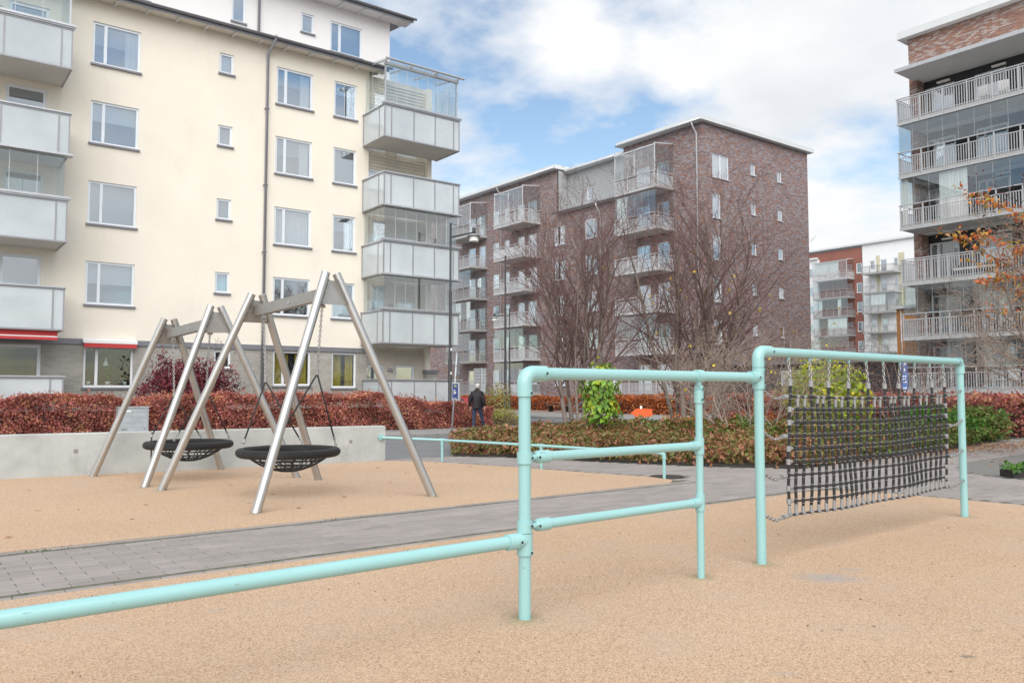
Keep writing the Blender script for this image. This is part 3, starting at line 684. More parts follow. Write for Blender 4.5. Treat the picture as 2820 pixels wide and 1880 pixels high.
def frost_balcony(x0, x1, depth, zb, zr, cuts, side_cut, glazed=0.0, canopy=False, sides=(0, 1), name='balcony'):
    """slab, framed frosted panels, rail; glazed = height of folding panes above the rail"""
    yf = YF-depth
    s = MB().box(x0, x1, yf, YF-.002, zb, zb+.16).build(name, 'soffit', yb)
    fr = MB(); t = .022
    for z, hh in ((zb-.02, .05), (zr-.045, .05)):
        fr.box(x0-.03, x1+.03, yf-.05, yf-.002, z, z+hh)
        for q in sides: xx = (x0-.03, x1+.03)[q]; fr.box(xx-.0, xx+(.045, -.045)[q], yf-.002, YF-.003, z, z+hh)
    for c in cuts: fr.box(c-t, c+t, yf-.045, yf-.004, zb+.03, zr-.045)
    for q in sides:
        xx = (x0-.028, x1-.012)[q]
        for c in (yf+side_cut, YF-.05): fr.box(xx, xx+.04, c-t, c+t, zb+.03, zr-.045)
    fr.build('panel_frame', 'panel_frame', s)
    for c0, c1 in zip(cuts[:-1], cuts[1:]): MB().box(c0+t, c1-t, yf-.03, yf-.02, zb+.03, zr-.045).build('panel', 'panel_glass', s)
    for q in sides:
        xx = (x0-.012, x1+.004)[q]
        for c0, c1 in ((yf+.01, yf+side_cut-t), (yf+side_cut+t, YF-.075)): MB().box(xx, xx+.01, c0, c1, zb+.03, zr-.045).build('panel', 'panel_glass', s)
    MB().box(x0-.06, x1+.06, yf-.085, yf+.03, zr+.006, zr+.05).build('handrail', 'alu', s)
    for q in sides: xx = (x0-.06, x1-.03)[q]; MB().box(xx, xx+.09, yf+.031, YF-.004, zr+.006, zr+.05).build('handrail', 'alu', s)
    if glazed:
        zt = zr+.05+glazed; n = 7; e = .007
        sl = MB().box(x0-.09, x1+.09, yf-.12, yf+.10, zr+.051, zr+.12); sl.build('glazing_sill', 'alu', s)
        lines = MB()
        for i in range(n):
            a = x0+.08+(x1-x0-.16)*i/n; b = x0+.08+(x1-x0-.16)*(i+1)/n
            MB().box(a+e, b-e, yf+.05, yf+.056, zr+.12, zt).build('glazing_pane', 'glass_clear', s)
            if i: lines.box(a-e, a+e, yf+.048, yf+.058, zr+.12, zt)
        for q in sides:
            xx = (x0+.08, x1-.08)[q]
            for i in range(3):
                a = yf+.06+(depth-.1)*i/3; b = yf+.06+(depth-.1)*(i+1)/3
                MB().box(xx-.003, xx+.003, a+e, b-e, zr+.12, zt).build('glazing_pane', 'glass_clear', s)
                if i: lines.box(xx-.005, xx+.005, a-e, a+e, zr+.12, zt)
        stuff(lines.build('glazing_seal', 'rail_white', s))
        if not canopy:
            MB().box(x0-.12, x1+.12, yf-.16, yf+.16, zt, zt+.07).build('glazing_head', 'alu', s)
    if canopy:
        zt = zr+.05+glazed
        c = MB()
        for xx in (x0+.04, x1-.10): c.box(xx, xx+.06, yf+.06, yf+.12, zr+.12, zt)
        c.box(x0, x1, yf+.02, yf+.12, zt, zt+.12)
        for xx in (x0+.02, (x0*2+x1)/3, (x0+2*x1)/3, x1-.08): c.add([(xx, yf-.1, zt+.12), (xx+.06, yf-.1, zt+.12), (xx+.06, YF-.01, zt+.42), (xx, YF-.01, zt+.42), (xx, yf-.1, zt+.18), (xx+.06, yf-.1, zt+.18), (xx+.06, YF-.01, zt+.48), (xx, YF-.01, zt+.48)], [(0, 3, 2, 1), (4, 5, 6, 7), (0, 1, 5, 4), (1, 2, 6, 5), (2, 3, 7, 6), (3, 0, 4, 7)])
        c.build('canopy_frame', 'alu', s)
        meshobj('canopy_glass', [(x0-.05, yf-.22, zt+.17), (x1+.05, yf-.22, zt+.17), (x1+.05, YF-.01, zt+.50), (x0-.05, YF-.01, zt+.50)], [(0, 1, 2, 3)], 'glass_clear', s)
        g = MB().tube([(x0-.1, yf-.26, zt+.14), (x1+.1, yf-.26, zt+.12)], .05, 8); g.build('canopy_gutter', 'alu', s)
    return s
RX0, RX1 = 15.32, 18.88; rc = [15.32, 15.62, 16.66, 17.68, 18.60, 18.88]
for i, (zb, gl, can) in enumerate(((11.5, 1.62, True), (8.73, 0, False), (5.96, 1.37, False), (3.19, 1.37, False))):
    frost_balcony(RX0, RX1, 1.85, zb, zb+1.30, rc, .42, gl, can)
frost_balcony(RX0+.1, RX1+.1, 1.85, .25, 1.72, [c+.1 for c in rc], .42, 0, False, name='terrace')
lx1 = at(200, 80, 1, YF-1.85)[0]
lc = [lx1-5.4, lx1-3.55, lx1-1.85, lx1-.30, lx1]
for i, (zb, gl, can) in enumerate(((11.5, 1.5, True), (8.73, 0, False), (5.96, 1.37, False), (3.19, 0, False))):
    frost_balcony(lc[0], lx1, 1.85, zb, zb+1.30, lc, 1.45, gl, can, sides=(1,))
frost_balcony(lc[0], lx1+.05, 1.85, .25, 1.72, lc[:-1]+[lx1+.05], 1.45, 0, False, sides=(1,), name='terrace')
# eaves, gutters, downpipes
def eaves(bld, x0, x1, yw, z, over, wallm):
    r = MB().add([(x0, yw-over, z+.10), (x1, yw-over, z+.10), (x1, yw+4, z+.75), (x0, yw+4, z+.75), (x0, yw-over, z+.16), (x1, yw-over, z+.16), (x1, yw+4, z+.81), (x0, yw+4, z+.81)],
                 [(0, 3, 2, 1), (4, 5, 6, 7), (0, 1, 5, 4), (1, 2, 6, 5), (2, 3, 7, 6), (3, 0, 4, 7)]).build('roof', 'grey_trim', bld)
    MB().box(x0, x1, yw-over+.01, yw-.002, z+.06, z+.095).build('soffit', wallm, r)
    x = x0+.4
    while x < x1: MB().box(x, x+.06, yw-over+.02, yw-.002, z-.03, z+.058).build('rafter_tail', 'soffit_white', r); x += 1.02
    MB().box(x0, x1, yw-over-.03, yw-over-.002, z-.0, z+.17).build('fascia', 'grey_trim', r)
    v = []; f = []; n = 8
    for xx in (x0-.1, x1+.1):
        for i in range(n+1):
            th = math.pi+math.pi*i/n; v.append((xx, yw-over-.105+.075*math.cos(th), z+.17+.075*math.sin(th)))
    for i in range(n): f.append((i, i+1, n+2+i, n+1+i))
    g = meshobj('gutter', v, f, 'grey_trim', r, True)
    return r
eaves(yb, -8, 16.2, YF, 14.72, .55, 'cream_render')
def downpipe(bld, x, yw, z0, z1, over, rr=.055, m='pipe_grey', wob=.1):
    MB().tube([(x+wob, yw-over-.1, z1+.1), (x+wob, yw-over-.1, z1-.05), (x, yw-.09, z1-.5), (x, yw-.09, z0)], rr, 10).build('downpipe', m, bld, True)
downpipe(yb, 11.15, YF, .5, 14.86, .55)
for z in (4.4, 6.6, 9.2, 12.2): MB().box(11.07, 11.23, YF-.16, YF-.003, z, z+.03).build('pipe_clip', 'grey_trim', yb)
YP = 32.3; PP = face_y(YP)
pw = [(639, 676, 8, 77, None), (830, 864, 62, 119, None), (910, 997, 92, 166, .3)]
phs = []
for xa, xb, ya, yb_, sp in pw:
    p = at(xa, ya, 1, YP); q = at(xb, yb_, 1, YP); phs.append((p[0], q[0], 16.2 if xb-xa > 30 and xb < 700 else 16.15, 17.35, sp))
phs = [(a, b, (16.2, 16.55, 16.05)[i], (17.38, 17.38, 17.40)[i], s) for i, (a, b, _, _, s) in enumerate(phs)]
x5 = phs[0][0]-4.6; phs.append((x5, x5+1.5, 16.05, 17.4, .3))
wall_with_holes(PP, -8, 17.5, 14.9, 18.1, [h[:4] for h in phs], .14).build('penthouse_wall', 'white_render', yb)
MB().box(17.38, 17.5, YP+.01, 40, 14.9, 18.1).box(-8, 17.4, YP+1, YP+1.1, 14.9, 18.1).build('penthouse_side_wall', 'white_render', yb)
for a, b, c, d, s in phs: window(yb, PP, a, b, c, d, s, inside='blind')
eaves(yb, -8, 18.3, YP, 18.02, .75, 'white_render')
downpipe(yb, at(711, 60, 1, YP)[0], YP, 15.2, 18.15, .75)
# awnings
aw = MB().add([PF(4.98, .02, 2.98), PF(6.66, .02, 2.98), PF(6.66, .34, 2.90), PF(4.98, .34, 2.90), PF(4.98, .02, 3.08), PF(6.66, .02, 3.08), PF(6.66, .34, 3.0), PF(4.98, .34, 3.0)], [(0, 3, 2, 1), (4, 5, 6, 7), (0, 1, 5, 4), (1, 2, 6, 5), (2, 3, 7, 6), (3, 0, 4, 7)]).build('awning', 'awning_white', yb)
MB().lbox(PF, 5.0, 6.64, .30, .33, 2.76, 2.90).build('valance', 'awning_red', aw)
aw2 = MB().lbox(PF, lc[0], lx1-.12, 1.55, 1.72, 2.98, 3.16).build('awning', 'awning_red', yb)
MB().lbox(PF, lc[0], lx1-.12, 1.73, 1.76, 2.88, 2.965).build('valance', 'awning_red', aw2)
MB().lbox(PF, lc[0], lx1-.12, 1.725, 1.765, 2.966, 3.0).build('valance_bar', 'awning_white', aw2)

# ---------------------------------------------------------------- balconies with bars (wall faces -X)
def bar_balcony(bld, X0, a0, a1, depth, zb, zr, glazed=0.0, canopy=False, m='rail_white', pitch=.13, bar=.042, ends=(True, True), slab=.18, upper=0.0, solid=False, pane_w=.62, name='balcony', curtains=()):
    """a0<a1 along Y; upper = height of the open strip under the handrail"""
    xf = X0-depth; zs = zb+slab
    s = MB().box(xf, X0-.002, a0, a1, zb, zs).build(name, 'concrete_slab', bld)
    MB().box(xf-.03, xf-.002, a0-.02, a1+.02, zb-.03, zb+.05).build('slab_edge', m, s)
    b = MB(); zt = zr-upper-.05
    lo = zb+.05
    if solid:
        b.box(xf-.03, xf-.012, a0, a1, zs+.03, zt)
        a = a0
        while a < a1: b.box(xf-.042, xf-.031, a, a+.012, zs+.03, zt); a += .16
    else:
        a = a0+.03
        while a < a1: b.box(xf-.026, xf-.026+bar*.7, a-bar/2, a+bar/2, lo, zt); a += pitch
    for q, e in enumerate(ends):
        if e:
            ya = (a0, a1)[q]; x = xf+pitch
            while x < X0-.04: b.box(x-bar/2, x+bar/2, ya-bar*.35, ya+bar*.35, lo, zt); x += pitch
    stuff(b.build('railing_bars', m, s))
    h = MB(); h.box(xf-.05, xf+.02, a0-.03, a1+.03, zr-.045, zr); h.box(xf-.042, xf+.008, a0, a1, zt+.001, zt+.045); h.box(xf-.040, xf+.006, a0, a1, zs+.03, zs+.065)
    k = max(1, round((a1-a0)/1.12))
    for i in range(k+1):
        a = a0+.05+(a1-a0-.1)*i/k; h.box(xf-.036, xf+.03, a-.03, a+.03, zb+.06, zr-.046)
    for q, e in enumerate(ends):
        if e:
            ya = (a0, a1)[q]; h.box(xf+.021, X0-.004, ya-.02, ya+.02, zr-.045, zr); h.box(xf+.021, X0-.004, ya-.018, ya+.018, zt+.001, zt+.045)
    h.build('handrail', m, s)
    if glazed:
        n = max(2, round((a1-a0)/pane_w)); zt2 = zr+glazed; ln = MB()
        for i in range(n):
            p, q = a0+(a1-a0)*i/n, a0+(a1-a0)*(i+1)/n
            MB().box(xf+.06, xf+.066, p+.006, q-.006, zr-.02, zt2).build('glazing_pane', 'glass_clear', s)
            if i: ln.box(xf+.058, xf+.068, p-.006, p+.006, zr-.02, zt2)
        for qq, e in enumerate(ends):
            if e:
                ya = (a0+.05, a1-.05)[qq]; MB().box(xf+.07, X0-.01, ya-.003, ya+.003, zr-.02, zt2).build('glazing_pane', 'glass_clear', s)
        stuff(ln.build('glazing_seal', m, s))
        for c0, c1 in curtains: wavy(face_x(xf+.18), a0+(a1-a0)*c0, a0+(a1-a0)*c1, 0, zs, zt2, 'curtain', s)
    if canopy:
        zt2 = zr+glazed; c = MB()
        for ya in (a0, (a0+a1)/2-.03, a1-.06): c.box(xf+.02, xf+.08, ya, ya+.06, zr, zt2)
        c.box(xf, xf+.1, a0, a1, zt2, zt2+.10)
        for ya in (a0, a1-.06): c.add([(xf, ya, zt2+.1), (X0-.01, ya, zt2+.36), (X0-.01, ya+.06, zt2+.36), (xf, ya+.06, zt2+.1), (xf, ya, zt2+.18), (X0-.01, ya, zt2+.44), (X0-.01, ya+.06, zt2+.44), (xf, ya+.06, zt2+.18)], [(0, 3, 2, 1), (4, 5, 6, 7), (0, 1, 5, 4), (1, 2, 6, 5), (2, 3, 7, 6), (3, 0, 4, 7)])
        c.build('canopy_frame', 'rail_white', s)
        meshobj('canopy_glass', [(xf-.1, a0, zt2+.16), (xf-.1, a1, zt2+.16), (X0-.01, a1, zt2+.42), (X0-.01, a0, zt2+.42)], [(0, 1, 2, 3)], 'glass_clear', s)
    return s

# ---------------------------------------------------------------- red brick block in the middle
XA, YA = 42.8, 35.2; PA = face_x(XA); PG = face_y(YA); ZR = 19.38; ST = 2.86
rb = thing('apartment_building', 'dark red brick apartment block with bar-railed balconies behind the bare trees', 'building', (49, 45, -.2))
holes = []; rw = []
zl = [14.66-i*ST for i in range(6)]
for i, zt in enumerate(zl):
    if zt-1.5 < .4: continue
    for a0, a1 in ((45.5, 46.9), (49.3, 50.65)): holes.append((a0, a1, zt-1.52, zt)); rw.append((a0, a1, zt-1.52, zt, .3, wr.choice(['white', 'curtain', 'half', 'dark'])))
zd = [15.2+.2-i*ST for i in range(6)]
for i, z in enumerate(zd):
    for a0, a1 in ((38.2, 39.3), (40.0, 41.3), (52.9, 54.1), (54.6, 55.6), (60.4, 61.4), (62.0, 63.2)):
        holes.append((a0, a1, z, z+2.05)); rw.append((a0, a1, z, z+2.05, None, wr.choice(['white', 'half', 'dark', 'dark'])))
    for a0, a1 in ((56.75, 57.5), (58.3, 59.2)):
        holes.append((a0, a1, z+.8, z+2.05)); rw.append((a0, a1, z+.8, z+2.05, None, wr.choice(['white', 'half', 'dark'])))
for y0, y1, z1 in ((35.2, 42.6, ZR), (42.6, 50.1, 15.62), (50.1, 74, ZR)):
    hs = [(max(a, y0), min(b, y1), c, d) for a, b, c, d in holes if a < y1 and b > y0]
    hs = [h for h in hs if h[3] < z1]
    wall_with_holes(PA, y0, y1, -.3, z1, hs, .12).build('wall', 'brick_red', rb)
for a0, a1, z0, z1, sp, kd in rw:
    if 49 < a0 < 50.1 and a1 > 50.1: pass
    window(rb, PA, a0, a1, z0, z1, sp, frame='white_frame', sill=None if z1-z0 > 1.9 else 'rail_white', inside=kd, fw=.07, glass='glass')
gw = [(43.82, 45.58, 15.82, 17.46, .5, 'white')]
for i in range(5):
    if i: gw.append((43.80, 44.64, 13.02-(i-1)*ST, 14.70-(i-1)*ST, None, 'white' if i < 3 else 'blind'))
    gw.append((48.03, 48.57, 16.62-i*ST, 17.43-i*ST, None, 'light')); gw.append((51.18, 51.74, 16.60-i*ST, 17.40-i*ST, None, 'light'))
wall_with_holes(PG, 42.8, 55.1, -.3, ZR, [g[:4] for g in gw], .12).build('gable_wall', 'brick_red', rb)
for a0, a1, z0, z1, sp, kd in gw: window(rb, PG, a0, a1, z0, z1, sp, frame='white_frame', sill='rail_white', inside=kd, fw=.06)
MB().box(55.0, 55.1, YA+.01, 74, -.3, ZR).box(43.4, 43.5, 35.8, 74, -.3, 15).build('inner_wall', 'room_grey', rb)
# set-back storey clad in grey boards
XS = XA+1.0; PS = face_x(XS)
sh = [(47.2, 47.75, 16.55, 17.6), (49.0, 49.0, 16, 16)][:1]
wall_with_holes(PS, 42.6, 50.1, 15.6, 19.2, sh, .1).build('upper_wall', 'grey_siding', rb)
sb = MB(); z = 15.75
while z < 19.1:
    for s0, s1 in (((42.62, 50.08),) if not (16.4 < z+.1 < 17.7) else ((42.62, 47.15), (47.8, 50.08))):
        sb.add([PS(s0, .003, z), PS(s1, .003, z), PS(s1, .04, z), PS(s0, .04, z), PS(s0, .003, z+.19), PS(s1, .003, z+.19), PS(s1, .01, z+.19), PS(s0, .01, z+.19)], [(0, 3, 2, 1), (3, 7, 6, 2), (4, 5, 6, 7), (0, 4, 7, 3), (1, 2, 6, 5)])
    z += .20
stuff(sb.build('siding_boards', 'grey_siding', rb))
window(rb, PS, 47.2, 47.75, 16.55, 17.6, None, frame='white_frame', sill=None, inside='dark')
# side of the left block that closes the set-back
PC = face_y(50.1)
sc_ = MB().box(XA, XS, 50.1, 50.2, 15.62, 19.3); sc_.build('return_wall', 'grey_siding', rb)
z = 15.75; sb = MB()
while z < 19.1: sb.box(XA+.02, XS-.05, 50.06, 50.098, z, z+.19); z += .20
stuff(sb.build('return_boards', 'grey_siding', rb))
window(rb, face_y(50.06), XA+.35, XA+.85, 15.9, 17.5, None, frame='white_frame', sill=None, inside='blind')
def fascia(x0, x1, y0, y1, z0, z1, name='roof'): return MB().box(x0, x1, y0, y1, z0, z1).build(name, 'roof_white', rb)
fascia(XA-.5, 55.4, YA-.4, 42.9, ZR+.02, ZR+.34)
fascia(XA-.5, 55.4, 50.0, 74, ZR+.02, ZR+.34)
fascia(XS-.45, 55.3, 42.91, 49.99, 19.15, 19.42)
fascia(XA-.35, XS-.06, 42.6, 50.05, 15.64, 15.80, 'lower_roof')
for y0, y1, z in ((YA-.3, 42.9, ZR+.05), (50.0, 74, ZR+.05)):
    MB().tube([(XA-.57, y0, z), (XA-.57, y1, z)], .07, 8).build('gutter', 'alu', rb, True)
MB().tube([(XA-.42, 42.7, 15.72), (XA-.42, 50.4, 15.72)], .07, 8).build('gutter', 'grey_trim', rb, True)
MB().tube([(XS-.5, 43, 19.2), (XS-.5, 50, 19.2)], .07, 8).build('gutter', 'alu', rb, True)
for y, z1 in ((35.62, ZR), (45.1, 15.6), (57.9, ZR)):
    MB().tube([(XA-.55, y, z1), (XA-.5, y, z1-.2), (XA-.08, y, z1-.7), (XA-.08, y, 0)], .055, 8).build('downpipe', 'rail_white', rb, True)
for i in range(6):
    zb = 15.2-i*ST; g = 1.75 if i == 0 else (1.55 if i in (1, 3, 4) else 0)
    bar_balcony(rb, XA, 37.72, 41.62, 1.95, zb, zb+1.14, g if i < 2 or i > 3 else 0, i == 0, upper=.22, ends=(True, False), curtains=((.72, .98),) if i == 1 else ())
    bar_balcony(rb, XA, 52.4, 56.4, 1.95, zb, zb+1.16, 1.75 if i == 0 else (1.5 if i in (4, 5) else 0), i == 0, upper=.22, ends=(True, False), solid=i in (1, 5))
    bar_balcony(rb, XA, 60.08, 64.1, 1.95, zb, zb+1.14, 1.75 if i == 0 else (1.5 if i in (2, 3, 4) else 0), i == 0, m='rail_mid' if i < 2 else 'rail_grey', upper=.22, ends=(True, False), curtains=((.05, .2), (.42, .62)) if i == 3 else ())
MB().lbox(PA, 43.0, 43.9, .002, .05, -.2, 2.1).build('entrance_door', 'white_frame', rb)
MB().lbox(PA, 43.1, 43.8, .4, .46, -.18, 1.9).build('notice_board', 'white_frame', rb)

# ---------------------------------------------------------------- dark block at the right edge
XB = 42.8; PR = face_x(XB); PRd = face_x(XB+.75)
rt = thing('apartment_building', 'dark block with long glazed balconies and white bar railings at the right edge', 'building', (48, 12, -.2))
MB().box(XB, XB+.9, 20.74, 21.15, -.3, 17.92).build('brick_pier', 'brick_right', rt)
MB().box(XB, XB+.5, -6, 21.15, 17.93, 20.12).build('parapet_wall', 'brick_right', rt)
MB().box(XB+.5, 56, 21.0, 21.15, -.3, 20.12).box(56, 56.1, -6, 21.1, -.3, 20).build('end_wall', 'brick_right', rt)
MB().box(XB-.42, 56.4, -6.2, 21.55, 20.13, 20.5).build('roof', 'roof_white', rt)
cp = MB().box(XB-1.85, XB+.74, -6, 20.95, 17.80, 17.925).build('canopy', 'soffit_white', rt)
MB().box(XB-1.9, XB-1.852, -6, 20.98, 17.78, 17.97).build('canopy_edge', 'alu', cp)
zbs = [15.0, 12.2, 9.52, 6.65, 3.87, 1.2]; zrs = [16.38, 13.57, 10.8, 8.0, 5.21, 2.49]
dh = []
for zb in zbs:
    for k in range(7): a1 = 20.72-.02-k*2.5; dh.append((a1-1.52, a1, zb+.2, zb+2.42))
wall_with_holes(PRd, -6, 20.74, -.3, 17.8, dh, .1).build('back_wall', 'dark_board', rt)
MB().box(XB+1.6, XB+1.7, -6, 20.9, -.3, 17.7).build('inner_wall', 'room_grey', rt)
for i, h in enumerate(dh):
    if h[0] > 8: window(rt, PRd, *h, .72, frame='white_frame', sill=None, inside=wr.choice(['half', 'dark', 'blind', 'curtain', 'half']), fw=.09, glass='glass', name='balcony_door')
for i, (zb, zr) in enumerate(zip(zbs, zrs)):
    nxt = 17.78 if i == 0 else zbs[i-1]
    gl = (nxt-zr-.01) if i in (1, 2, 4, 5) else 0
    bar_balcony(rt, XB, 6, 20.95, 1.8, zb, zr, gl, False, upper=.10 if i in (0, 3) else .28, ends=(False, True), m='rail_mid', bar=.036, pitch=.118, slab=.2, pane_w=.75, curtains=((.975, .995), (.78, .87)) if i == 2 else ())
    MB().box(XB, XB+.74, -6, 20.73, zb-.02, zb+.18).build('slab', 'soffit_white', rt)
for zb in (15.0, 9.52, 6.65):
    for a in (19.9, 17.2): MB().box(XB+.60, XB+.74, a-.55, a+.1, zb+2.5, zb+2.6).build('strip_lamp', 'lamp_white', rt)

# ---------------------------------------------------------------- far block beyond the gap
KX = 110/75.
def fz(z): return 1.32+(z-1.32)*KX
FXp = 110.; PFx = face_x(FXp)
fa = thing('apartment_building', 'distant block with terracotta and white facades and grey balconies between the brick buildings', 'building', (118, 64, -.3))
def Yk(y): return y*KX
hs = []; fw_ = []
for i in range(7):
    z1 = fz(13.76)-i*2.80
    if z1 < 1.8: break
    for a0, a1 in ((Yk(42.22), Yk(42.8)), (Yk(47.2), Yk(47.75))): hs.append((a0, a1, z1-1.45, z1)); fw_.append(hs[-1])
wall_with_holes(PFx, Yk(42.18), Yk(52), -.3, fz(15.30), hs, .1).build('terracotta_wall', 'terracotta', fa)
for h in fw_: window(fa, PFx, *h, None, frame='white_frame', sill='rail_white', inside=wr.choice(['blind', 'half', 'dark']), fw=.1)
MB().box(FXp-.5, FXp-.02, Yk(46.75), Yk(50), -.3, fz(14.62)).build('white_bay', 'far_white', fa)
MB().box(FXp-.9, FXp-.51, Yk(46.70), Yk(50), fz(14.63), fz(14.8)).build('bay_roof', 'roof_white', fa)
for i in range(6): window(fa, face_x(FXp-.5), Yk(47.3), Yk(47.8), fz(12.9)-i*2.8, fz(13.76)-i*2.8, None, frame='white_frame', sill=None, inside='blind', rec=-.05, fw=.08)
MB().box(FXp-.4, FXp+12, Yk(36), Yk(52), fz(15.5), fz(15.68)).build('roof', 'roof_white', fa)
hs2 = []
for i in range(6):
    z1 = fz(13.82)-i*2.78
    if z1 < 2: break
    hs2 += [(Yk(40.9), Yk(41.42), z1-1.3, z1), (Yk(39.7), Yk(40.35), z1-2.0, z1), (Yk(38.6), Yk(39.05), z1-1.2, z1)]
wall_with_holes(PFx, Yk(34), Yk(42.14), -.3, fz(15.55), hs2, .1).build('white_wall', 'far_white', fa)
MB().box(FXp-.03, FXp-.002, Yk(38.0), Yk(38.55), fz(3), fz(14.25)).box(FXp-.03, FXp-.002, Yk(40.38), Yk(40.75), fz(3), fz(14.25)).build('olive_panel', 'olive_render', fa)
for h in hs2: window(fa, PFx, *h, None, frame='white_frame', sill=None, inside=wr.choice(['blind', 'half', 'dark']), fw=.1)
MB().box(FXp+.4, FXp+.5, Yk(34), Yk(52), -.3, 21).build('inner_wall', 'room_grey', fa)
for i in range(6):
    zb = fz(12.2)-i*2.74
    if zb < 0: break
    bar_balcony(fa, FXp-.02, Yk(43.0), Yk(46.72), 2.0, zb, zb+1.25, 1.42 if i != 5 else 0, i == 0, m='rail_grey' if i else 'rail_white', upper=.2, ends=(True, False), pane_w=.8, pitch=.16, bar=.05, curtains=((.25, .95),) if i == 0 else (((.05, .6),) if i == 3 else (((.2, .3), (.75, .85)) if i == 2 else ())))
    zb = fz(12.35)-i*2.76
    if zb > 0: bar_balcony(fa, FXp-.02, Yk(38.3), Yk(41.5), 2.0, zb, zb+1.15, 1.5 if i == 2 else 0, False, m='rail_grey', upper=.1, ends=(True, False), pitch=.16, bar=.045, curtains=((.3, .75),) if i == 2 else ())
oc = thing('house', 'ochre rendered low house corner with white downpipe glimpsed left of the dark block', 'house', (68, 31, -.3))
MB().box(65, 74, 24, 33.72, -.3, 7.9).build('wall', 'ochre', oc)
MB().box(64.7, 74.3, 23.7, 34.0, 7.91, 8.15).build('roof', 'roof_white', oc)
MB().tube([(64.9, 33.3, 7.9), (64.9, 33.3, 0)], .06, 8).build('downpipe', 'rail_white', oc, True)

# dark timber shed behind the lime-green bush
sd = thing('shed', 'low black boarded shed with wide windows behind the lime green bush', 'shed', (47, 27, -.2))
PD = face_x(44.2)
dhs = [(23.0, 25.7, 1.55, 2.55), (27.2, 30.4, 1.55, 2.55)]
wall_with_holes(PD, 21.6, 34.2, -.3, 2.9, dhs, .12).build('wall', 'dark_board', sd)
bdm = MB(); z = -.2
while z < 2.85:
    segs = [(21.6, 34.2)]
    for h in dhs:
        if h[2]-.05 < z+.08 < h[3]+.05:
            ns = []
            for s in segs:
                if h[0] > s[0]: ns.append((s[0], h[0]-.02))
                if h[1] < s[1]: ns.append((h[1]+.02, s[1]))
            segs = ns
    for s0, s1 in segs: bdm.lbox(PD, s0, s1, .002, .022, z, z+.145)
    z += .155
stuff(bdm.build('boards', 'dark_board', sd))
for h in dhs: window(sd, PD, *h, .5, frame='white_frame', sill=None, inside='dark', glass='glass', rec=.02)
MB().box(43.8, 48.5, 21.4, 34.5, 2.92, 3.1).build('roof', 'grey_trim', sd)
MB().box(48.3, 48.4, 21.6, 34.2, -.3, 2.9).build('rear_wall', 'dark_board', sd)

# balcony furniture that shows between the bars of the dark block
def chair(label, x, y, z, rz, m):
    t = thing('balcony_chair', label, 'chair', (x, y, z), 'chairs on the long balconies')
    c, s = math.cos(rz), math.sin(rz)
    def rp(q): return [(x+a*c-b*s, y+a*s+b*c, z+h) for a, b, h in q]
    def bx(a0, a1, b0, b1, h0, h1, nm):
        k = MB().box(a0, a1, b0, b1, h0, h1); meshobj(nm, rp(k.v), k.f, m, t)
    bx(-.24, .24, -.24, .24, .42, .47, 'seat'); bx(-.24, .24, .20, .25, .5, .92, 'backrest')
    for a in (-.22, .18):
        for b in (-.22, .18): bx(a, a+.04, b, b+.04, 0, .42, 'leg')
for i, (y, k, mm, rz, nm) in enumerate(((17.0, 0, 'furn_white', 1.4, 'white chair on the top floor balcony of the dark block, left of its pair'), (16.2, 0, 'furn_white', 1.8, 'white chair on the top floor balcony of the dark block, right of its pair'), (18.4, 4, 'furn_dark', 1.3, 'dark chair on the second lowest balcony of the dark block'),
                                 (16.9, 5, 'furn_white', 1.0, 'white slatted chair on the lowest balcony of the dark block, left one'), (16.2, 5, 'furn_white', 1.9, 'white slatted chair on the lowest balcony of the dark block, right one'), (15.5, 5, 'pink', 1.5, 'pink chair on the lowest balcony of the dark block'))):
    chair(nm, 42.0, y, zbs[k]+.2, rz, mm)
sf = thing('sofa', 'dark wicker sofa with white cushion on an open middle balcony', 'sofa', (42.2, 17.9, zbs[3]+.2))
MB().box(41.9, 42.6, 16.9, 18.9, zbs[3]+.2, zbs[3]+.62).build('base', 'furn_dark', sf); MB().box(42.5, 42.7, 16.9, 18.9, zbs[3]+.621, zbs[3]+.95).build('backrest', 'furn_dark', sf)
MB().box(41.95, 42.48, 17.0, 18.8, zbs[3]+.625, zbs[3]+.74).build('cushion', 'cushion', sf)

# ================================================================== PLAY EQUIPMENT
def fy(x): return 3.77+(x-2.94)*.0364
def zp(px, py, Y): return float(at(px, py, 1, Y)[2])
RT = .0365
cf = thing('climbing_frame', 'mint green tubular climbing frame with stepped rails in the foreground', 'climbing frame', (4.5, 3.82, 0))
X1, X2, X3, X4 = 2.955, 4.58, 5.315, 8.975
ZA = zp(700, 1598, fy(1.55)); ZT = zp(1700, 1032, fy(3.75)); ZN = zp(2400, 983, fy(7.0))
ZB1 = zp(1680, 1243.5, fy(3.75)); ZB2 = zp(1680, 1416.5, fy(3.75))
def T(name, pts, r, n=20, mt='mint', parent=None): return autosmooth(MB().tube(pts, r, n).build(name, mt, parent or cf), 50)
def V(x, z, dy=0): return (x, fy(x)+dy, z)
def elbow(x, z, sgn, post_low, r=.0465, R_=.062, arm=.16):
    pts = [V(x, post_low), V(x, z-R_)]
    for i in range(1, 9):
        a = i/8*math.pi/2; pts.append(V(x+sgn*R_*(1-math.cos(a)), z-R_+R_*math.sin(a)))
    pts.append(V(x+sgn*arm, z)); return T('elbow', pts, r)
def screw(x, z, dy=-.047, parent=None, dx=0):
    p = Vector(V(x, z, dy)); d = Vector((dx, -1, 0)).normalized()
    o = autosmooth(MB().tube([p, p+d*.005], .0125, 12).build('screw_boss', 'mint', parent or cf), 40)
    MB().tube([p+d*.002, p+d*.008], .0075, 10).build('screw', 'screw_black', parent or cf)
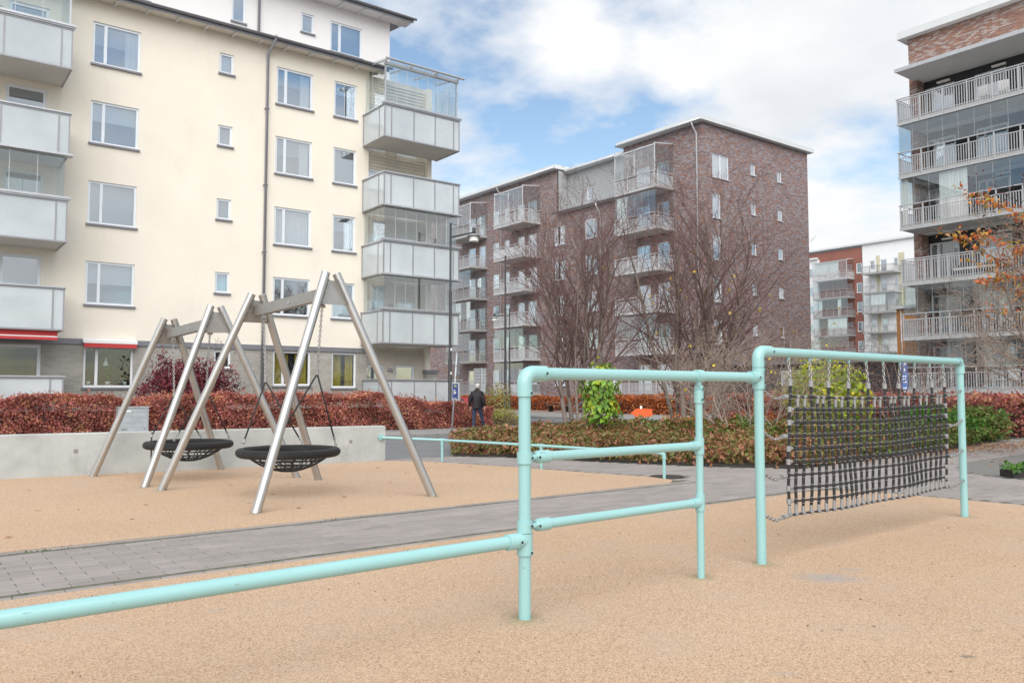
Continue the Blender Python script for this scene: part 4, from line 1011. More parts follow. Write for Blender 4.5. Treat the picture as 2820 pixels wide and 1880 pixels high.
# left post and rails
T('post', [V(X1, -.05), V(X1, ZT-.10)], RT)
e1 = elbow(X1, ZT, 1, ZT-.135)
T('rail', [V(X1+.12, ZT), V(X3-.09, ZT)], RT); screw(X1+.135, ZT+.0); screw(X1+.012, ZT-.115)
T('rail', [V(-2.6, ZA), V(X1-.10, ZA)], RT)
T('tee_sleeve', [V(X1, ZA-.085), V(X1, min(ZA+.105, ZB2-.038))], .0472); T('tee_branch', [V(X1-.135, ZA), V(X1-.0, ZA)], .0465)
T('tee_tip', [V(X1, ZA), V(X1+.03, ZA)], [.0465, .02]); screw(X1-.06, ZA); screw(X1+.012, ZA+.085); screw(X1+.012, ZA-.068)
for zb in (ZB1, ZB2):
    T('collar', [V(X1, zb-.034), V(X1, zb+.034)], .0458); screw(X1+.02, zb, -.043)
    T('hinge_lug', [V(X1+.045, zb, -.012), V(X1+.105, zb, -.012)], .018, 12)
    T('hinge_socket', [V(X1+.075, zb), V(X1+.10, zb), V(X1+.185, zb)], [.028, .038, .038], 20); screw(X1+.085, zb, -.036)
    T('rail', [V(X1+.17, zb), V(X2-.06, zb)], .0295)
    T('tee_sleeve', [V(X2, zb-.058), V(X2, zb+.058)], .0345); T('tee_branch', [V(X2-.09, zb), V(X2, zb)], .0345)
T('post', [V(X2, -.05), V(X2, ZT-.10)], .0262)
T('clamp_ring', [V(X2-.035, ZT), V(X2+.035, ZT)], .0465); T('socket', [V(X2, ZT-.19), V(X2, ZT-.105)], .0345); screw(X2-.005, ZT-.165, -.034)
T('hinge_eye', [V(X2-.012, ZT-.085), V(X2+.012, ZT-.085)], .030, 14); T('hinge_lug', [V(X2, ZT-.06), V(X2, ZT-.04)], .022, 12); screw(X2+.012, ZT-.085, -.03)
# net posts
T('post', [V(X3, -.05), V(X3, ZN-.10)], RT); elbow(X3, ZN, 1, ZN-.125)
T('tee_sleeve', [V(X3, ZT-.09), V(X3, ZN-.128)], .0455); T('tee_branch', [V(X3-.11, ZT), V(X3-.0, ZT)], .0465); T('tee_tip', [V(X3, ZT), V(X3+.03, ZT)], [.0465, .02])
for dz in (ZN-.10, ZN-.15, ZT-.07): screw(X3+.022, dz, -.042)
screw(X3-.045, ZT)
T('rail', [V(X3+.12, ZN), V(X4-.07, ZN)], RT); screw(X3+.145, ZN)
T('clamp_ring', [V(X4-.075, ZN), V(X4-.03, ZN)], .0465); T('post', [V(X4, -.05), V(X4, ZN-.10)], RT); elbow(X4, ZN, -1, ZN-.125, arm=.075); screw(X4+.03, ZN-.105, -.03); screw(X4-.03, ZN+.005)
for px in (1, 2, 3, 4): pass

# ---- rope net hung in the frame
net = thing('rope_net', 'black rope net with aluminium fittings hung on chains inside the mint frame', 'rope net', (7.1, 3.92, .35))
def npt(x, z, dy=0): return (x, fy(x)+dy, z)
NXL, NXR = float(at(2176, 1091, 1, 3.86)[0]), float(at(2603, 1088, 1, 3.96)[0])
zTopL, zTopR = zp(2174, 1091, fy(NXL)), zp(2602, 1088, fy(NXR)); zBotL, zBotR = zp(2182, 1418, fy(NXL)), zp(2606, 1341, fy(NXR))
NC, NR = 28, 10; nr = random.Random(4)
cols = [NXL+(NXR-NXL)*i/(NC-1)+(nr.uniform(-.012, .012) if 0 < i < NC-1 else 0) for i in range(NC)]
def rowz_(j, x):
    t = (x-NXL)/(NXR-NXL); top = zTopL+(zTopR-zTopL)*t; bot = zBotL+(zBotR-zBotL)*t
    s = j/(NR-1); sag = -.022*math.sin(math.pi*t)*(1 if j < 9 else .7)
    return top+(bot-top)*s+sag
def bow(x, z): return .018*math.sin((x-NXL)*5.1+z*3)
def link(mb, c, ax, side, ln=.036, wd=.021, r=.0042):
    ax = Vector(ax).normalized(); side = Vector(side).normalized(); pts = []
    for k in range(10):
        a = 2*math.pi*k/10; pts.append(Vector(c)+ax*(ln/2*math.cos(a))+side*(wd/2*math.sin(a)))
    mb.tube(pts, r, 5, closed=True)
def chain(name, pts, parent, pitch=.026, m='chain', **kw):
    mb = MB(); acc = 0; P = [Vector(p) for p in pts]; L_ = sum((b-a).length for a, b in zip(P, P[1:])); n = max(2, int(L_/pitch))
    for i in range(n):
        d = L_*(i+.5)/n; q = 0
        for a, b in zip(P, P[1:]):
            l_ = (b-a).length
            if q+l_ >= d: c = a+(b-a)*((d-q)/l_); t = (b-a).normalized(); break
            q += l_
        u1 = t.cross(Vector((.3, .8, .5))).normalized(); u2 = t.cross(u1)
        link(mb, c, t, u1+u2*.2 if i % 2 else u2-u1*.2, **kw)
    return mb.build(name, m, parent, True)
RR = .0112
for i, x in enumerate(cols):
    hung = i % 3 == 0
    zt = rowz_(0, x)+(.085 if hung else -.05); zb = rowz_(9, x)+.06
    k = 12; pts = [npt(x+.004*math.sin(q*1.7+i), zt+(zb-zt)*q/k, bow(x, zt+(zb-zt)*q/k)) for q in range(k+1)]
    ro = MB().tube(pts, .0125, 8).build('vertical_rope', 'rope_black', net, True)
    cr = MB(); bl = MB()
    for j in range(0 if hung else 1, 9):
        if i in (0, NC-1) and j not in (0, 3, 6): continue
        z = rowz_(j, x); p = npt(x, z, bow(x, z))
        for s in (-1, 1): cr.tube([(p[0], p[1], z+s*.020-.002), (p[0], p[1], z+s*.020+.002)], .0162, 10)
        bl.tube([(p[0], p[1], z-.019), (p[0], p[1], z-.008), (p[0], p[1], z+.008), (p[0], p[1], z+.019)], [.0115, .0140, .0140, .0115], 8)
    if cr.v: stuff(autosmooth(cr.build('crossing_rings', 'alu_cast', ro))); stuff(bl.build('crossing_clamps', 'black_rubber', ro, True))
    ft = MB(); zb0 = rowz_(9, x); p = npt(x, zb0, bow(x, zb0))
    ft.tube([(p[0], p[1], zb0+.012), (p[0], p[1], zb0+.078)], [.0145, .0125], 10); ft.tube([(p[0]-.020, fy(x-.02)+bow(x, zb0), zb0), (p[0]+.020, fy(x+.02)+bow(x, zb0), zb0)], .0150, 10)
    if not hung:
        z0 = rowz_(0, x); q = npt(x, z0, bow(x, z0))
        ft.tube([(q[0], q[1], z0-.012), (q[0], q[1], z0-.078)], [.0145, .0125], 10); ft.tube([(q[0]-.020, fy(x-.02)+bow(x, z0), z0), (q[0]+.020, fy(x+.02)+bow(x, z0), z0)], .0150, 10)
    stuff(autosmooth(ft.build('tee_ferrules', 'alu_cast', ro)))
    if hung:
        top = npt(x, zt, bow(x, zt)); ef = MB().tube([top, (top[0], top[1], zt+.052)], .0205, 12); autosmooth(ef.build('end_ferrule', 'alu_cast', ro))
        xe = x+.004
        eye = MB(); eye.tube([npt(xe, ZN-RT+.004), npt(xe, ZN-RT-.028)], .011, 8); eye.build('hanging_eye', 'mint', net, True)
        chain('hanging_chain', [(top[0], top[1], zt+.05), npt(xe, ZN-RT-.022)], net)
for j in range(NR):
    side_end = j in (0, 3, 6, 9)
    xs = np.linspace(NXL-(.0 if not side_end else .045), NXR+(.0 if not side_end else .045), 57)
    pts = [npt(x, rowz_(j, min(max(x, NXL), NXR))+.0022*math.sin(x*55), bow(x, rowz_(j, x))+.003*math.sin(x*55+1)) for x in xs]
    ro = MB().tube(pts, .0088, 8).build('horizontal_rope', 'rope_black', net, True)
    fm = MB()
    for q, e in ((0, -1), (-1, 1)):
        p = Vector(pts[q])
        if side_end: fm.tube([p+Vector((e*-.005, 0, 0)), p+Vector((e*.048, 0, -.004))], .0185, 12)
        else: fm.tube([p+Vector((e*-.045, 0, 0)), p+Vector((e*-.010, 0, 0))], [.0145, .0165], 10); fm.tube([p+Vector((0, 0, -.022)), p+Vector((0, 0, .022))], .018, 10)
    stuff(autosmooth(fm.build('end_ferrules', 'alu_cast', ro)))
    if side_end:
        a = Vector(pts[0])+Vector((-.046, 0, -.004)); b = Vector(V(X3+.030, a.z+(.055 if j == 0 else .045), -.018))
        chain('side_chain', [a, a*.6+b*.4+Vector((0, 0, -.035)), a*.25+b*.75+Vector((0, 0, -.018)), b], net)
        a = Vector(pts[-1])+Vector((.046, 0, -.004)); b = Vector(V(X4-.032, a.z+.055, -.018))
        chain('side_chain', [a, a*.6+b*.4+Vector((0, 0, -.018)), b], net)

# ---- nest swings
def swing(label, slabel, f0, f1, b0, b1, apf, apb, seat_c, seat_d):
    """feet of the front A (left, right), of the rear A, the two apex points"""
    t = thing('swing_frame', label, 'swing', ((f0[0]+b1[0])/2, (f0[1]+b1[1])/2, 0), 'steel nest swings on the tan rubber')
    ap = [Vector(apf), Vector(apb)]; ax = (ap[1]-ap[0]).normalized(); rl = .052
    cr = Vector((ax.y, -ax.x, 0))
    for a, (fl, fr) in zip(ap, ((f0, f1), (b0, b1))):
        for sg, ft in ((-1, fl), (1, fr)):
            ft = Vector((ft[0], ft[1], -.05)); top = a+cr*sg*.075
            autosmooth(MB().tube([ft, top], rl, 22).build('leg', 'steel', t), 40)
            autosmooth(MB().lathe([(rl+.012, 0), (rl+.012, .006)], (ft.x+(top.x-ft.x)*.02, ft.y+(top.y-ft.y)*.02, .004), 22).build('foot_ring', 'steel_dark', t), 40)
            # bolted flange down the inside of the leg
            d = (ft-top).normalized(); p0 = top+d*.09; p1 = top+d*.42; inn = cr*(-sg)
            fl_ = MB()
            n_ = ax*.05
            q0 = p0+inn*(rl*.9); q1 = p1+inn*(rl*.9)
            fl_.add([q0-n_, q0+n_, q1+n_, q1-n_, q0-n_+inn*.008, q0+n_+inn*.008, q1+n_+inn*.008, q1-n_+inn*.008], [(0, 1, 2, 3), (7, 6, 5, 4), (0, 4, 5, 1), (1, 5, 6, 2), (2, 6, 7, 3), (3, 7, 4, 0)])
            fo = fl_.build('flange', 'steel_dark', t)
            for k in (.15, .5, .85):
                for s in (-1, 1):
                    c = q0+(q1-q0)*k+ax*s*.038+inn*.008; MB().tube([c, c-inn*.022], .009, 8).build('bolt', 'steel', fo)
        # gusset plate between the legs
        gl, gr = a-cr*.05+Vector((0, 0, -.09)), a+cr*.05+Vector((0, 0, -.09))
        dl = (Vector((fl[0], fl[1], 0))-(a-cr*.075)).normalized(); dr = (Vector((fr[0], fr[1], 0))-(a+cr*.075)).normalized()
        ll, lr = (a-cr*.075)+dl*.42+cr*.04, (a+cr*.075)+dr*.42-cr*.04
        th = ax*.006; g = MB(); V4 = [gl, gr, lr, ll]
        g.add([v-th for v in V4]+[v+th for v in V4], [(0, 1, 2, 3), (7, 6, 5, 4), (0, 4, 5, 1), (1, 5, 6, 2), (2, 6, 7, 3), (3, 7, 4, 0)]); g.build('gusset_plate', 'steel_dark', t)
    # box beam
    A = ap[0]+ax*.01+Vector((0, 0, -.235)); B = ap[1]-ax*.01+Vector((0, 0, -.235)); hw = cr*.045; hz = Vector((0, 0, .07))
    bm = MB().add([A-hw-hz, A+hw-hz, A+hw+hz, A-hw+hz, B-hw-hz, B+hw-hz, B+hw+hz, B-hw+hz], [(0, 1, 2, 3), (7, 6, 5, 4), (0, 4, 5, 1), (1, 5, 6, 2), (2, 6, 7, 3), (3, 7, 4, 0)]); bo = bm.build('beam', 'steel_dark', t)
    mid = (A+B)/2-hw-cr*.002
    MB().tube([mid, mid-cr*.003], .028, 14).build('maker_disc', 'steel', bo)
    # nest seat with its own chains and ropes
    s = thing('nest_seat', slabel, 'swing seat', tuple(seat_c), 'nest seats hung from the swing beams')
    C_ = Vector(seat_c); rs = seat_d/2-.055; n = 56
    ring = MB(); rt_ = MB()
    v = []; f = []; m_ = 14
    for i in range(n):
        for j in range(m_):
            th_ = 2*math.pi*i/n; ph = 2*math.pi*j/m_; rr_ = .055
            v.append((C_.x+(rs+rr_*math.cos(ph))*math.cos(th_), C_.y+(rs+rr_*math.cos(ph))*math.sin(th_), C_.z+rr_*math.sin(ph)))
    for i in range(n):
        for j in range(m_): f.append((i*m_+j, ((i+1) % n)*m_+j, ((i+1) % n)*m_+(j+1) % m_, i*m_+(j+1) % m_))
    meshobj('ring', v, f, 'ring_rope', s, True)
    ro = MB()
    def bowl(r): return -.045-.20*max(0, 1-(r/(.86*rs))**2)
    for rad in np.linspace(.10, rs-.06, 6):
        ro.tube([(C_.x+rad*math.cos(a), C_.y+rad*math.sin(a), C_.z+bowl(rad)) for a in np.linspace(0, 2*math.pi, 25)[:-1]], .009, 5, closed=True)
    for q in range(20):
        a = 2*math.pi*q/20; ro.tube([(C_.x+r_*math.cos(a+(.12 if k_ % 2 else 0)), C_.y+r_*math.sin(a+(.12 if k_ % 2 else 0)), C_.z+bowl(r_)) for k_, r_ in enumerate(np.linspace(.10, rs, 7))], .009, 5)
    ro.build('basket_net', 'rope_black', s, True)
    MB().add([(C_.x-.12, C_.y+rs-.012, C_.z+.02), (C_.x+.12, C_.y+rs-.012, C_.z+.02), (C_.x+.12, C_.y+rs+.01, C_.z+.0595), (C_.x-.12, C_.y+rs+.01, C_.z+.0595)], [(0, 1, 2, 3)]).build('label_patch', 'room_grey', s)
    for k, (h, sg) in enumerate(((A+(B-A)*.10-Vector((0, 0, .07)), -1), (A+(B-A)*.90-Vector((0, 0, .07)), 1))):
        br = MB(); br.box(h.x-.03, h.x+.03, h.y-.03, h.y+.03, h.z-.05, h.z+.002); br.tube([(h.x-.035, h.y, h.z-.075), (h.x+.035, h.y, h.z-.075)], .022, 10); br.build('swivel', 'steel', s)
        low = h+(C_-h)*.33; low.x = h.x+(C_.x-h.x)*.12; low.y = h.y+(C_.y-h.y)*.12; low.z = h.z-.86
        chain('chain', [h-Vector((0, 0, .085)), low], s, pitch=.03, ln=.043, wd=.026, r=.0052)
        MB().tube([low+Vector((0, 0, .01)), low-Vector((0, 0, .055))], .017, 10).build('ferrule', 'alu_cast', s)
        for e in (-1, 1):
            rim = C_+(ax*sg*.64+cr*e*.76).normalized()*rs+Vector((0, 0, .05))
            d = (rim-low).normalized(); L_ = (rim-low).length
            MB().tube([low-Vector((0, 0, .04)), low+d*(L_-.12)], .0105, 8).build('rope', 'rope_black', s, True)
            MB().tube([low+d*(L_-.15), low+d*(L_-.095)], .016, 10).build('ferrule', 'alu_cast', s)
            chain('shackle', [low+d*(L_-.09), rim], s, pitch=.03, ln=.042, wd=.026, r=.005)
def ringmat():
    m = bpy.data.materials.new('ring_rope'); m.use_nodes = True; n, l = nodes_of(m); p = n['Principled BSDF']
    p.inputs['Base Color'].default_value = (.020, .020, .022, 1); p.inputs['Roughness'].default_value = .6
    g = n.new('ShaderNodeNewGeometry'); wv = n.new('ShaderNodeTexWave'); wv.bands_direction = 'DIAGONAL'; wv.inputs['Scale'].default_value = 42; wv.inputs['Distortion'].default_value = .3
    l.new(g.outputs['Position'], wv.inputs['Vector']); b = n.new('ShaderNodeBump'); b.inputs['Strength'].default_value = .8; b.inputs['Distance'].default_value = .012
    l.new(wv.outputs['Fac'], b.inputs['Height']); l.new(b.outputs[0], p.inputs['Normal']); M['ring_rope'] = m
ringmat()
def gp(x, y): p = gnd(x, y); return (float(p[0]), float(p[1]))
def apex(px, py, Y): p = at(px, py, 1, Y); return (float(p[0]), float(p[1]), float(p[2]))
sc1 = at(795, 1244, 1, 10.05); sc2 = at(520, 1223, 1, 12.75)
swing('brushed steel A-frame of the nearer nest swing', 'black rope nest seat hanging in the nearer swing', gp(701, 1413), gp(1196, 1366), gp(440, 1350), gp(880, 1321), apex(912, 752, 9.15), apex(708, 810, 10.95), (float(sc1[0]), 10.05, float(sc1[2])), 1.30)
swing('brushed steel A-frame of the farther nest swing by the concrete wall', 'black rope nest seat hanging in the farther swing by the wall', gp(395, 1341), gp(822, 1315), gp(252, 1312), gp(612, 1293), apex(594, 843, 12.05), apex(466, 878, 13.35), (float(sc2[0]), 12.75, float(sc2[2])), 1.28)

# ---- concrete wall
W0, W1 = np.array([-6.0, 14.96]), np.array([7.40, 13.69]); wd_ = (W1-W0)/np.linalg.norm(W1-W0); wn_ = np.array([-wd_[1], wd_[0]]); WLn = float(np.linalg.norm(W1-W0))
ZW = .655
cw = thing('concrete_wall', 'long low grey concrete wall behind the swings', 'wall', (1.5, 14.3, 0))
jx = float(np.dot(gnd(414, 1299)[:2]-W0, wd_))
for a, b in ((0, jx-5.2), (jx-5.18, jx-.012), (jx+.012, WLn)):
    if b-a < .5: continue
    c = [W0+wd_*a, W0+wd_*b, W0+wd_*b+wn_*.22, W0+wd_*a+wn_*.22]; ch = .012
    m = MB(); ci = [W0+wd_*(a+ch)+wn_*ch, W0+wd_*(b-ch)+wn_*ch, W0+wd_*(b-ch)+wn_*(.22-ch), W0+wd_*(a+ch)+wn_*(.22-ch)]
    m.add([(*q, -.2) for q in c]+[(*q, ZW-ch) for q in c]+[(*q, ZW) for q in ci], [(0, 1, 5, 4), (1, 2, 6, 5), (2, 3, 7, 6), (3, 0, 4, 7), (4, 5, 9, 8), (5, 6, 10, 9), (6, 7, 11, 10), (7, 4, 8, 11), (8, 9, 10, 11)])
    m.build('wall_panel', 'concrete_wall', cw)
for px, py in ((953, 1203), (212, 1222)):
    p = at(px, py, 1, 14.0); q = W0+wd_*float(np.dot(p[:2]-W0, wd_)); z = float(p[2])
    MB().tube([(q[0], q[1], .38), (q[0]-wn_[0]*.003, q[1]-wn_[1]*.003, .38)], .035, 14).build('tie_hole_plug', 'pavement', cw)

# ---- low mint rail from the wall end
lr = thing('low_rail', 'knee-high mint green tube rail running from the concrete wall end', 'rail', (8.6, 11, 0))
ra = [(7.30, 13.66), (8.18, 12.93), (8.76, 10.72), (9.26, 8.42)]; zr_ = [.435, .395, .385, .375]
def LT(name, pts, r, n=14): return autosmooth(MB().tube(pts, r, n).build(name, 'mint', lr), 50)
p3 = [(*a, z) for a, z in zip(ra, zr_)]
w_ = W0+wd_*(WLn-.1); LT('wall_flange', [(w_[0], w_[1]-.002, .44), (w_[0]+.004, w_[1]-.045, .44)], .055)
LT('rail', [(w_[0]+.003, w_[1]-.04, .44), p3[1]], .024); LT('rail', [p3[1], p3[2]], .024); LT('rail', [p3[2], (p3[3][0]-.013, p3[3][1]+.06, p3[3][2])], .024)
for i in (1, 2, 3):
    x, y, z = p3[i]; LT('post', [(x, y, -.05), (x, y, z-(.0 if i < 3 else .05))], .025); LT('tee_sleeve', [(x, y, z-.09), (x, y, z-.0)], .0315)
    if i < 3:
        dx_, dy_ = ra[i+1][0]-ra[i-1][0], ra[i+1][1]-ra[i-1][1]; l_ = math.hypot(dx_, dy_); dx_ /= l_; dy_ /= l_
        LT('clamp_ring', [(x-dx_*.06, y-dy_*.06, z), (x+dx_*.06, y+dy_*.06, z)], .0315)
    else: LT('elbow', [(x, y, z-.09), (x, y, z-.035), (x-.004, y+.012, z-.008), (x-.012, y+.05, z), (x-.02, y+.09, z)], .0315)

# ================================================================== STREET FURNITURE
def lampm(label, x, y, z0, h, armdir, arml, rp=.06, head=1.0, drop=0, grp='black street lamps'):
    t = thing('street_lamp', label, 'street lamp', (x, y, z0), grp); a = Vector(armdir).normalized()
    MB().lathe([(rp*1.5, -.05), (rp*1.5, .05), (rp*1.25, .06), (rp*1.25, h*.33), (rp, h*.335), (rp, h*.66), (rp*.75, h*.665), (rp*.75, h*1.0), (0, h*1.0)], (x, y, z0), 12).build('pole', 'black_paint', t, True)
    b = Vector((x, y, z0+h*.93)); e = b+a*arml+Vector((0, 0, .28-drop)); m = MB(); m.tube([b, e], .035, 8); m.tube([Vector((x, y, z0+h-.02)), e+Vector((0, 0, .1))], .008, 5); m.build('arm', 'black_paint', t)
    s = head; c = (e.x, e.y, e.z)
    MB().lathe([(.09*s, .22*s), (.09*s, -.06*s), (.06*s, -.1*s)], c, 12).build('lamp_socket', 'black_paint', t, True)
    MB().lathe([(.07*s, -.08*s), (.34*s, -.17*s), (.335*s, -.19*s), (.10*s, -.14*s)], c, 20, False).build('lamp_brim', 'zinc', t, True)
    MB().lathe([(.16*s, -.16*s), (.19*s, -.24*s), (.23*s, -.42*s), (.24*s, -.47*s), (.20*s, -.47*s), (.14*s, -.20*s)], c, 20, False).build('lamp_shade', 'lamp_white', t, True)
    return t
p = gnd(1238.6, 1178, -.18); zt_ = -.18+8.25
rdir = Vector((math.sin(YAW), -math.cos(YAW), 0))
lt = lampm('tall black street lamp with white bell shade beside the hedge end and leaning signpost', p[0], p[1], -.18, 8.25, rdir+Vector((.25, .33, 0)), 1.0, .058, .82)
for q in (1.95, 2.9): MB().tube([(p[0], p[1]-.075, q), (p[0], p[1]-.078, q+.10)], .03, 6).build('sticker', 'sign_white', lt)
p = gnd(1391.5, 1136, -.18); lampm('farther black street lamp with arm and shade among the bare twigs on the street corner', p[0], p[1], -.18, 10.6, rdir+Vector((-.2, -.26, 0)), 1.75, .075, .95, .85)
p = gnd(1403, 1131, -.18); lampm('shorter black street lamp directly behind the farther tall lamp, its arm to the left', p[0], p[1], -.18, 7.5, -rdir, 1.1, .06, .8, .3)

def plate(P0, ux, w_, z0, z1, th=.012):
    """thin upright plate centred at P0, along ux"""
    u_ = Vector(ux).normalized(); n_ = Vector((u_.y, -u_.x, 0)); a = Vector(P0)-u_*w_/2; b = Vector(P0)+u_*w_/2
    q = [a-n_*th/2, b-n_*th/2, b+n_*th/2, a+n_*th/2]; m = MB(); k = len(m.v)
    return m.add([(v.x, v.y, z0) for v in q]+[(v.x, v.y, z1) for v in q], [(3, 2, 1, 0), (4, 5, 6, 7), (0, 1, 5, 4), (1, 2, 6, 5), (2, 3, 7, 6), (3, 0, 4, 7)])
def mark(name, P0, ux, quads, m, parent, off):
    """flat marks (u0,u1,z0,z1) on the camera side of a plate"""
    u_ = Vector(ux).normalized(); n_ = Vector((u_.y, -u_.x, 0)); mb = MB()
    for a, b, c, d in quads:
        o = Vector(P0)+n_*off; p0, p1 = o+u_*a, o+u_*b
        mb.add([(p0.x, p0.y, c), (p1.x, p1.y, c), (p1.x, p1.y, d), (p0.x, p0.y, d)], [(0, 1, 2, 3)])
    return mb.build(name, m, parent)
# leaning post with blue notice
p = gnd(1244, 1190.6, -.18); B0 = Vector((p[0], p[1], -.18)); lean = rdir*.062
sp = thing('sign_post', 'leaning grey signpost with narrow dark blue notice beside the tall black lamp', 'sign', tuple(B0))
def lp(h): return B0+lean*h+Vector((0, 0, h))
MB().tube([lp(-.05), lp(2.82)], .032, 10).build('post', 'zinc', sp, True); MB().tube([lp(0), lp(.05)], .06, 10).build('base', 'black_paint', sp)
MB().tube([lp(2.82), lp(2.86)], .045, 10).build('cap', 'alu', sp)
for h in (1.95, 2.37): MB().tube([lp(h), lp(h+.045)], .045, 10).build('clamp', 'alu', sp)
sgn = plate(lp(1.46)+Vector((.0, -.05, 0)), rdir, .20, 1.46-.18-.27, 1.46-.18+.27).build('notice', 'sign_blue', sp)
pc = lp(1.46)+Vector((0, -.05, 0))
mark('notice_text', pc, rdir, [(-.06, .0, 1.30-.12+q*.03, 1.30-.12+.012+q*.03) for q in range(6)]+[(-.085, .035, 1.02, 1.035), (-.01, .03, 1.22, 1.26)], 'sign_white', sgn, .009)
mark('notice_emblem', pc, rdir, [(-.035, .05, 1.44, 1.47), (-.045, .04, 1.475, 1.50)], 'sign_green', sgn, .009)
bk = Vector((math.cos(YAW), math.sin(YAW), 0))+rdir*.42
for k, (h, hh) in enumerate(((2.60, .38), (2.17, .34))):
    c = lp(h)+bk.normalized()*.14; pl = plate(c, bk, .26, c.z-hh/2, c.z+hh/2).build('sign_back', 'zinc', sp)
    for q in (-.1, .1): plate(c+Vector((0, -.012, 0)), bk, .26, c.z+q-.008, c.z+q+.008, .02).build('stiffener', 'alu', pl)
# signs seen from behind, past the man's head
p = gnd(1326, 1158, -.18); B1 = Vector((p[0], p[1], -.18))
s2 = thing('sign_post', 'signpost with grey backs of street signs just behind the walking man', 'sign', tuple(B1))
MB().tube([B1, B1+Vector((0, 0, 2.62))], .035, 10).build('post', 'zinc', s2, True)
pl = plate(B1+Vector((0, .05, 0))-rdir*.05, rdir, .62, 1.62, 2.40).build('sign_back', 'zinc', s2)
for q in (1.70, 1.86, 2.02, 2.18, 2.32): plate(B1+Vector((0, .03, 0))-rdir*.05, rdir, .62, q, q+.02, .02).build('stiffener', 'grey_trim', pl)
plate(B1+Vector((0, .05, 0))+rdir*.08, rdir, .30, 1.20, 1.60).build('sign_back', 'zinc', s2)
# orange direction arrows
def arrow(label, px, py, zb, z1, wdt, flip=1, face=None, loc=None):
    p = gnd(px, py, zb) if loc is None else np.array(loc); P0 = Vector((p[0], p[1], zb)); u_ = (face or rdir).normalized(); n_ = Vector((u_.y, -u_.x, 0))
    t = thing('direction_sign', label, 'sign', tuple(P0))
    MB().tube([P0-Vector((0, 0, .1)), P0+Vector((0, 0, z1+.30-zb))], .028, 10).build('post', 'sign_white', t, True)
    h = .115; pts = [(-.5*wdt*flip, 0), (-.22*wdt*flip, -h), (.5*wdt*flip, -h*.72), (.5*wdt*flip, h*.9), (-.25*wdt*flip, h)]
    c = P0+Vector((0, 0, z1+.12-zb))+n_*.034; v = [c+u_*a+Vector((0, 0, b)) for a, b in pts]; v2 = [q+n_*.012 for q in v]; k = 5
    meshobj('arrow_board', [*v, *v2], [tuple(range(k)), tuple(range(2*k-1, k-1, -1))]+[(i, i+k, (i+1) % k+k, (i+1) % k) for i in range(k)], 'orange_sign', t)
tl = gnd(1764, 1170, -.05)
arrow('orange arrow sign on a white post above the middle of the shrub bed', 1764, 1190, .0, .62, .55, loc=(15.27, 14.65, 0))
a2 = at(2592, 1131, 0, 21.5)
arrow('orange arrow sign on a white post seen behind the right end of the rope net', 2590, 1200, .0, .62, .60, flip=-1, loc=(a2[0], a2[1], 0))
# blue parking plates beyond the net
pk = at(2492, 1100, 0, 30.0); Pk = Vector((pk[0], pk[1], -.2))
ps = thing('parking_sign', 'grey post with stacked blue parking plates seen through the top of the rope net', 'sign', tuple(Pk))
MB().tube([Pk, Pk+Vector((0, 0, 2.62))], .04, 10).build('post', 'zinc', ps, True)
for z0, z1, q in ((1.96, 2.42, 0), (1.56, 1.93, 1), (1.34, 1.54, 2)):
    pl = plate(Pk+Vector((-.05, -.04, 0)), rdir, .24, z0, z1).build('plate', 'sign_blue_light', ps); pc = Pk+Vector((-.05, -.04, 0))
    if q == 0: mark('plate_marks', pc, rdir, [(-.03, .02, z0+.05, z0+.19), (-.06, -.01, z0+.24, z0+.29), (-.02, .06, z0+.31, z0+.38)], 'sign_white', pl, .009)
    else: mark('plate_marks', pc, rdir, [(-.07, -.02, z0+.04+r_*.11, z0+.08+r_*.11) for r_ in range(3 if q == 1 else 1)]+[(.0, .07, z0+.04+r_*.11, z0+.09+r_*.11) for r_ in range(3 if q == 1 else 1)], 'sign_white', pl, .009)
# grey service cabinet in front of the hedge
cb0 = at(322, 1150, 1, 26.9)[0]; cb1 = at(406, 1150, 1, 26.9)[0]; cz1 = zp(364, 1119, 26.9)
cbt = thing('service_cabinet', 'grey metal service cabinet standing before the red hedge above the concrete wall', 'cabinet', ((cb0+cb1)/2, 26.95, -.18))
MB().box(cb0, cb1, 26.75, 27.1, -.2, cz1-.03).build('housing', 'zinc', cbt); MB().box(cb0-.012, cb1+.012, 26.72, 27.13, cz1-.03, cz1).build('lid', 'alu', cbt)
MB().box(cb0+.05, cb1-.05, 26.735, 26.749, -.1, cz1-.1).build('door', 'zinc', cbt)
for z in (cz1-.16, cz1-.30, .35, .2): MB().box(cb0+.06, cb1-.06, 26.728, 26.734, z, z+.012).build('rib', 'alu', cbt)
MB().box(cb0+.22, cb0+.36, 26.73, 26.7345, cz1-.17, cz1-.11).build('label_plate', 'sign_white', cbt); MB().box(cb0+.10, cb0+.26, 26.73, 26.7345, .13, .145).build('nameplate', 'black_paint', cbt)
MB().tube([(cb1-.12, 26.735, .16), (cb1-.12, 26.72, .16)], .02, 8).build('lock', 'grey_trim', cbt)
# bench
b0 = gnd(1503, 1133, -.18); bx, by = float(b0[0]), float(b0[1])
bn = thing('bench', 'low backless wooden bench before the brown hedge of the brick block', 'bench', (bx+.3, by-1, -.18))
for k in range(3): MB().box(bx+k*.15, bx+.14+k*.15, by-2.2, by, .24, .29).build('slat', 'wood_bench', bn)
for yy_ in (by-.3, by-1.95): MB().box(bx+.03, bx+.42, yy_, yy_+.06, -.18, .239).build('leg', 'edge_steel', bn)
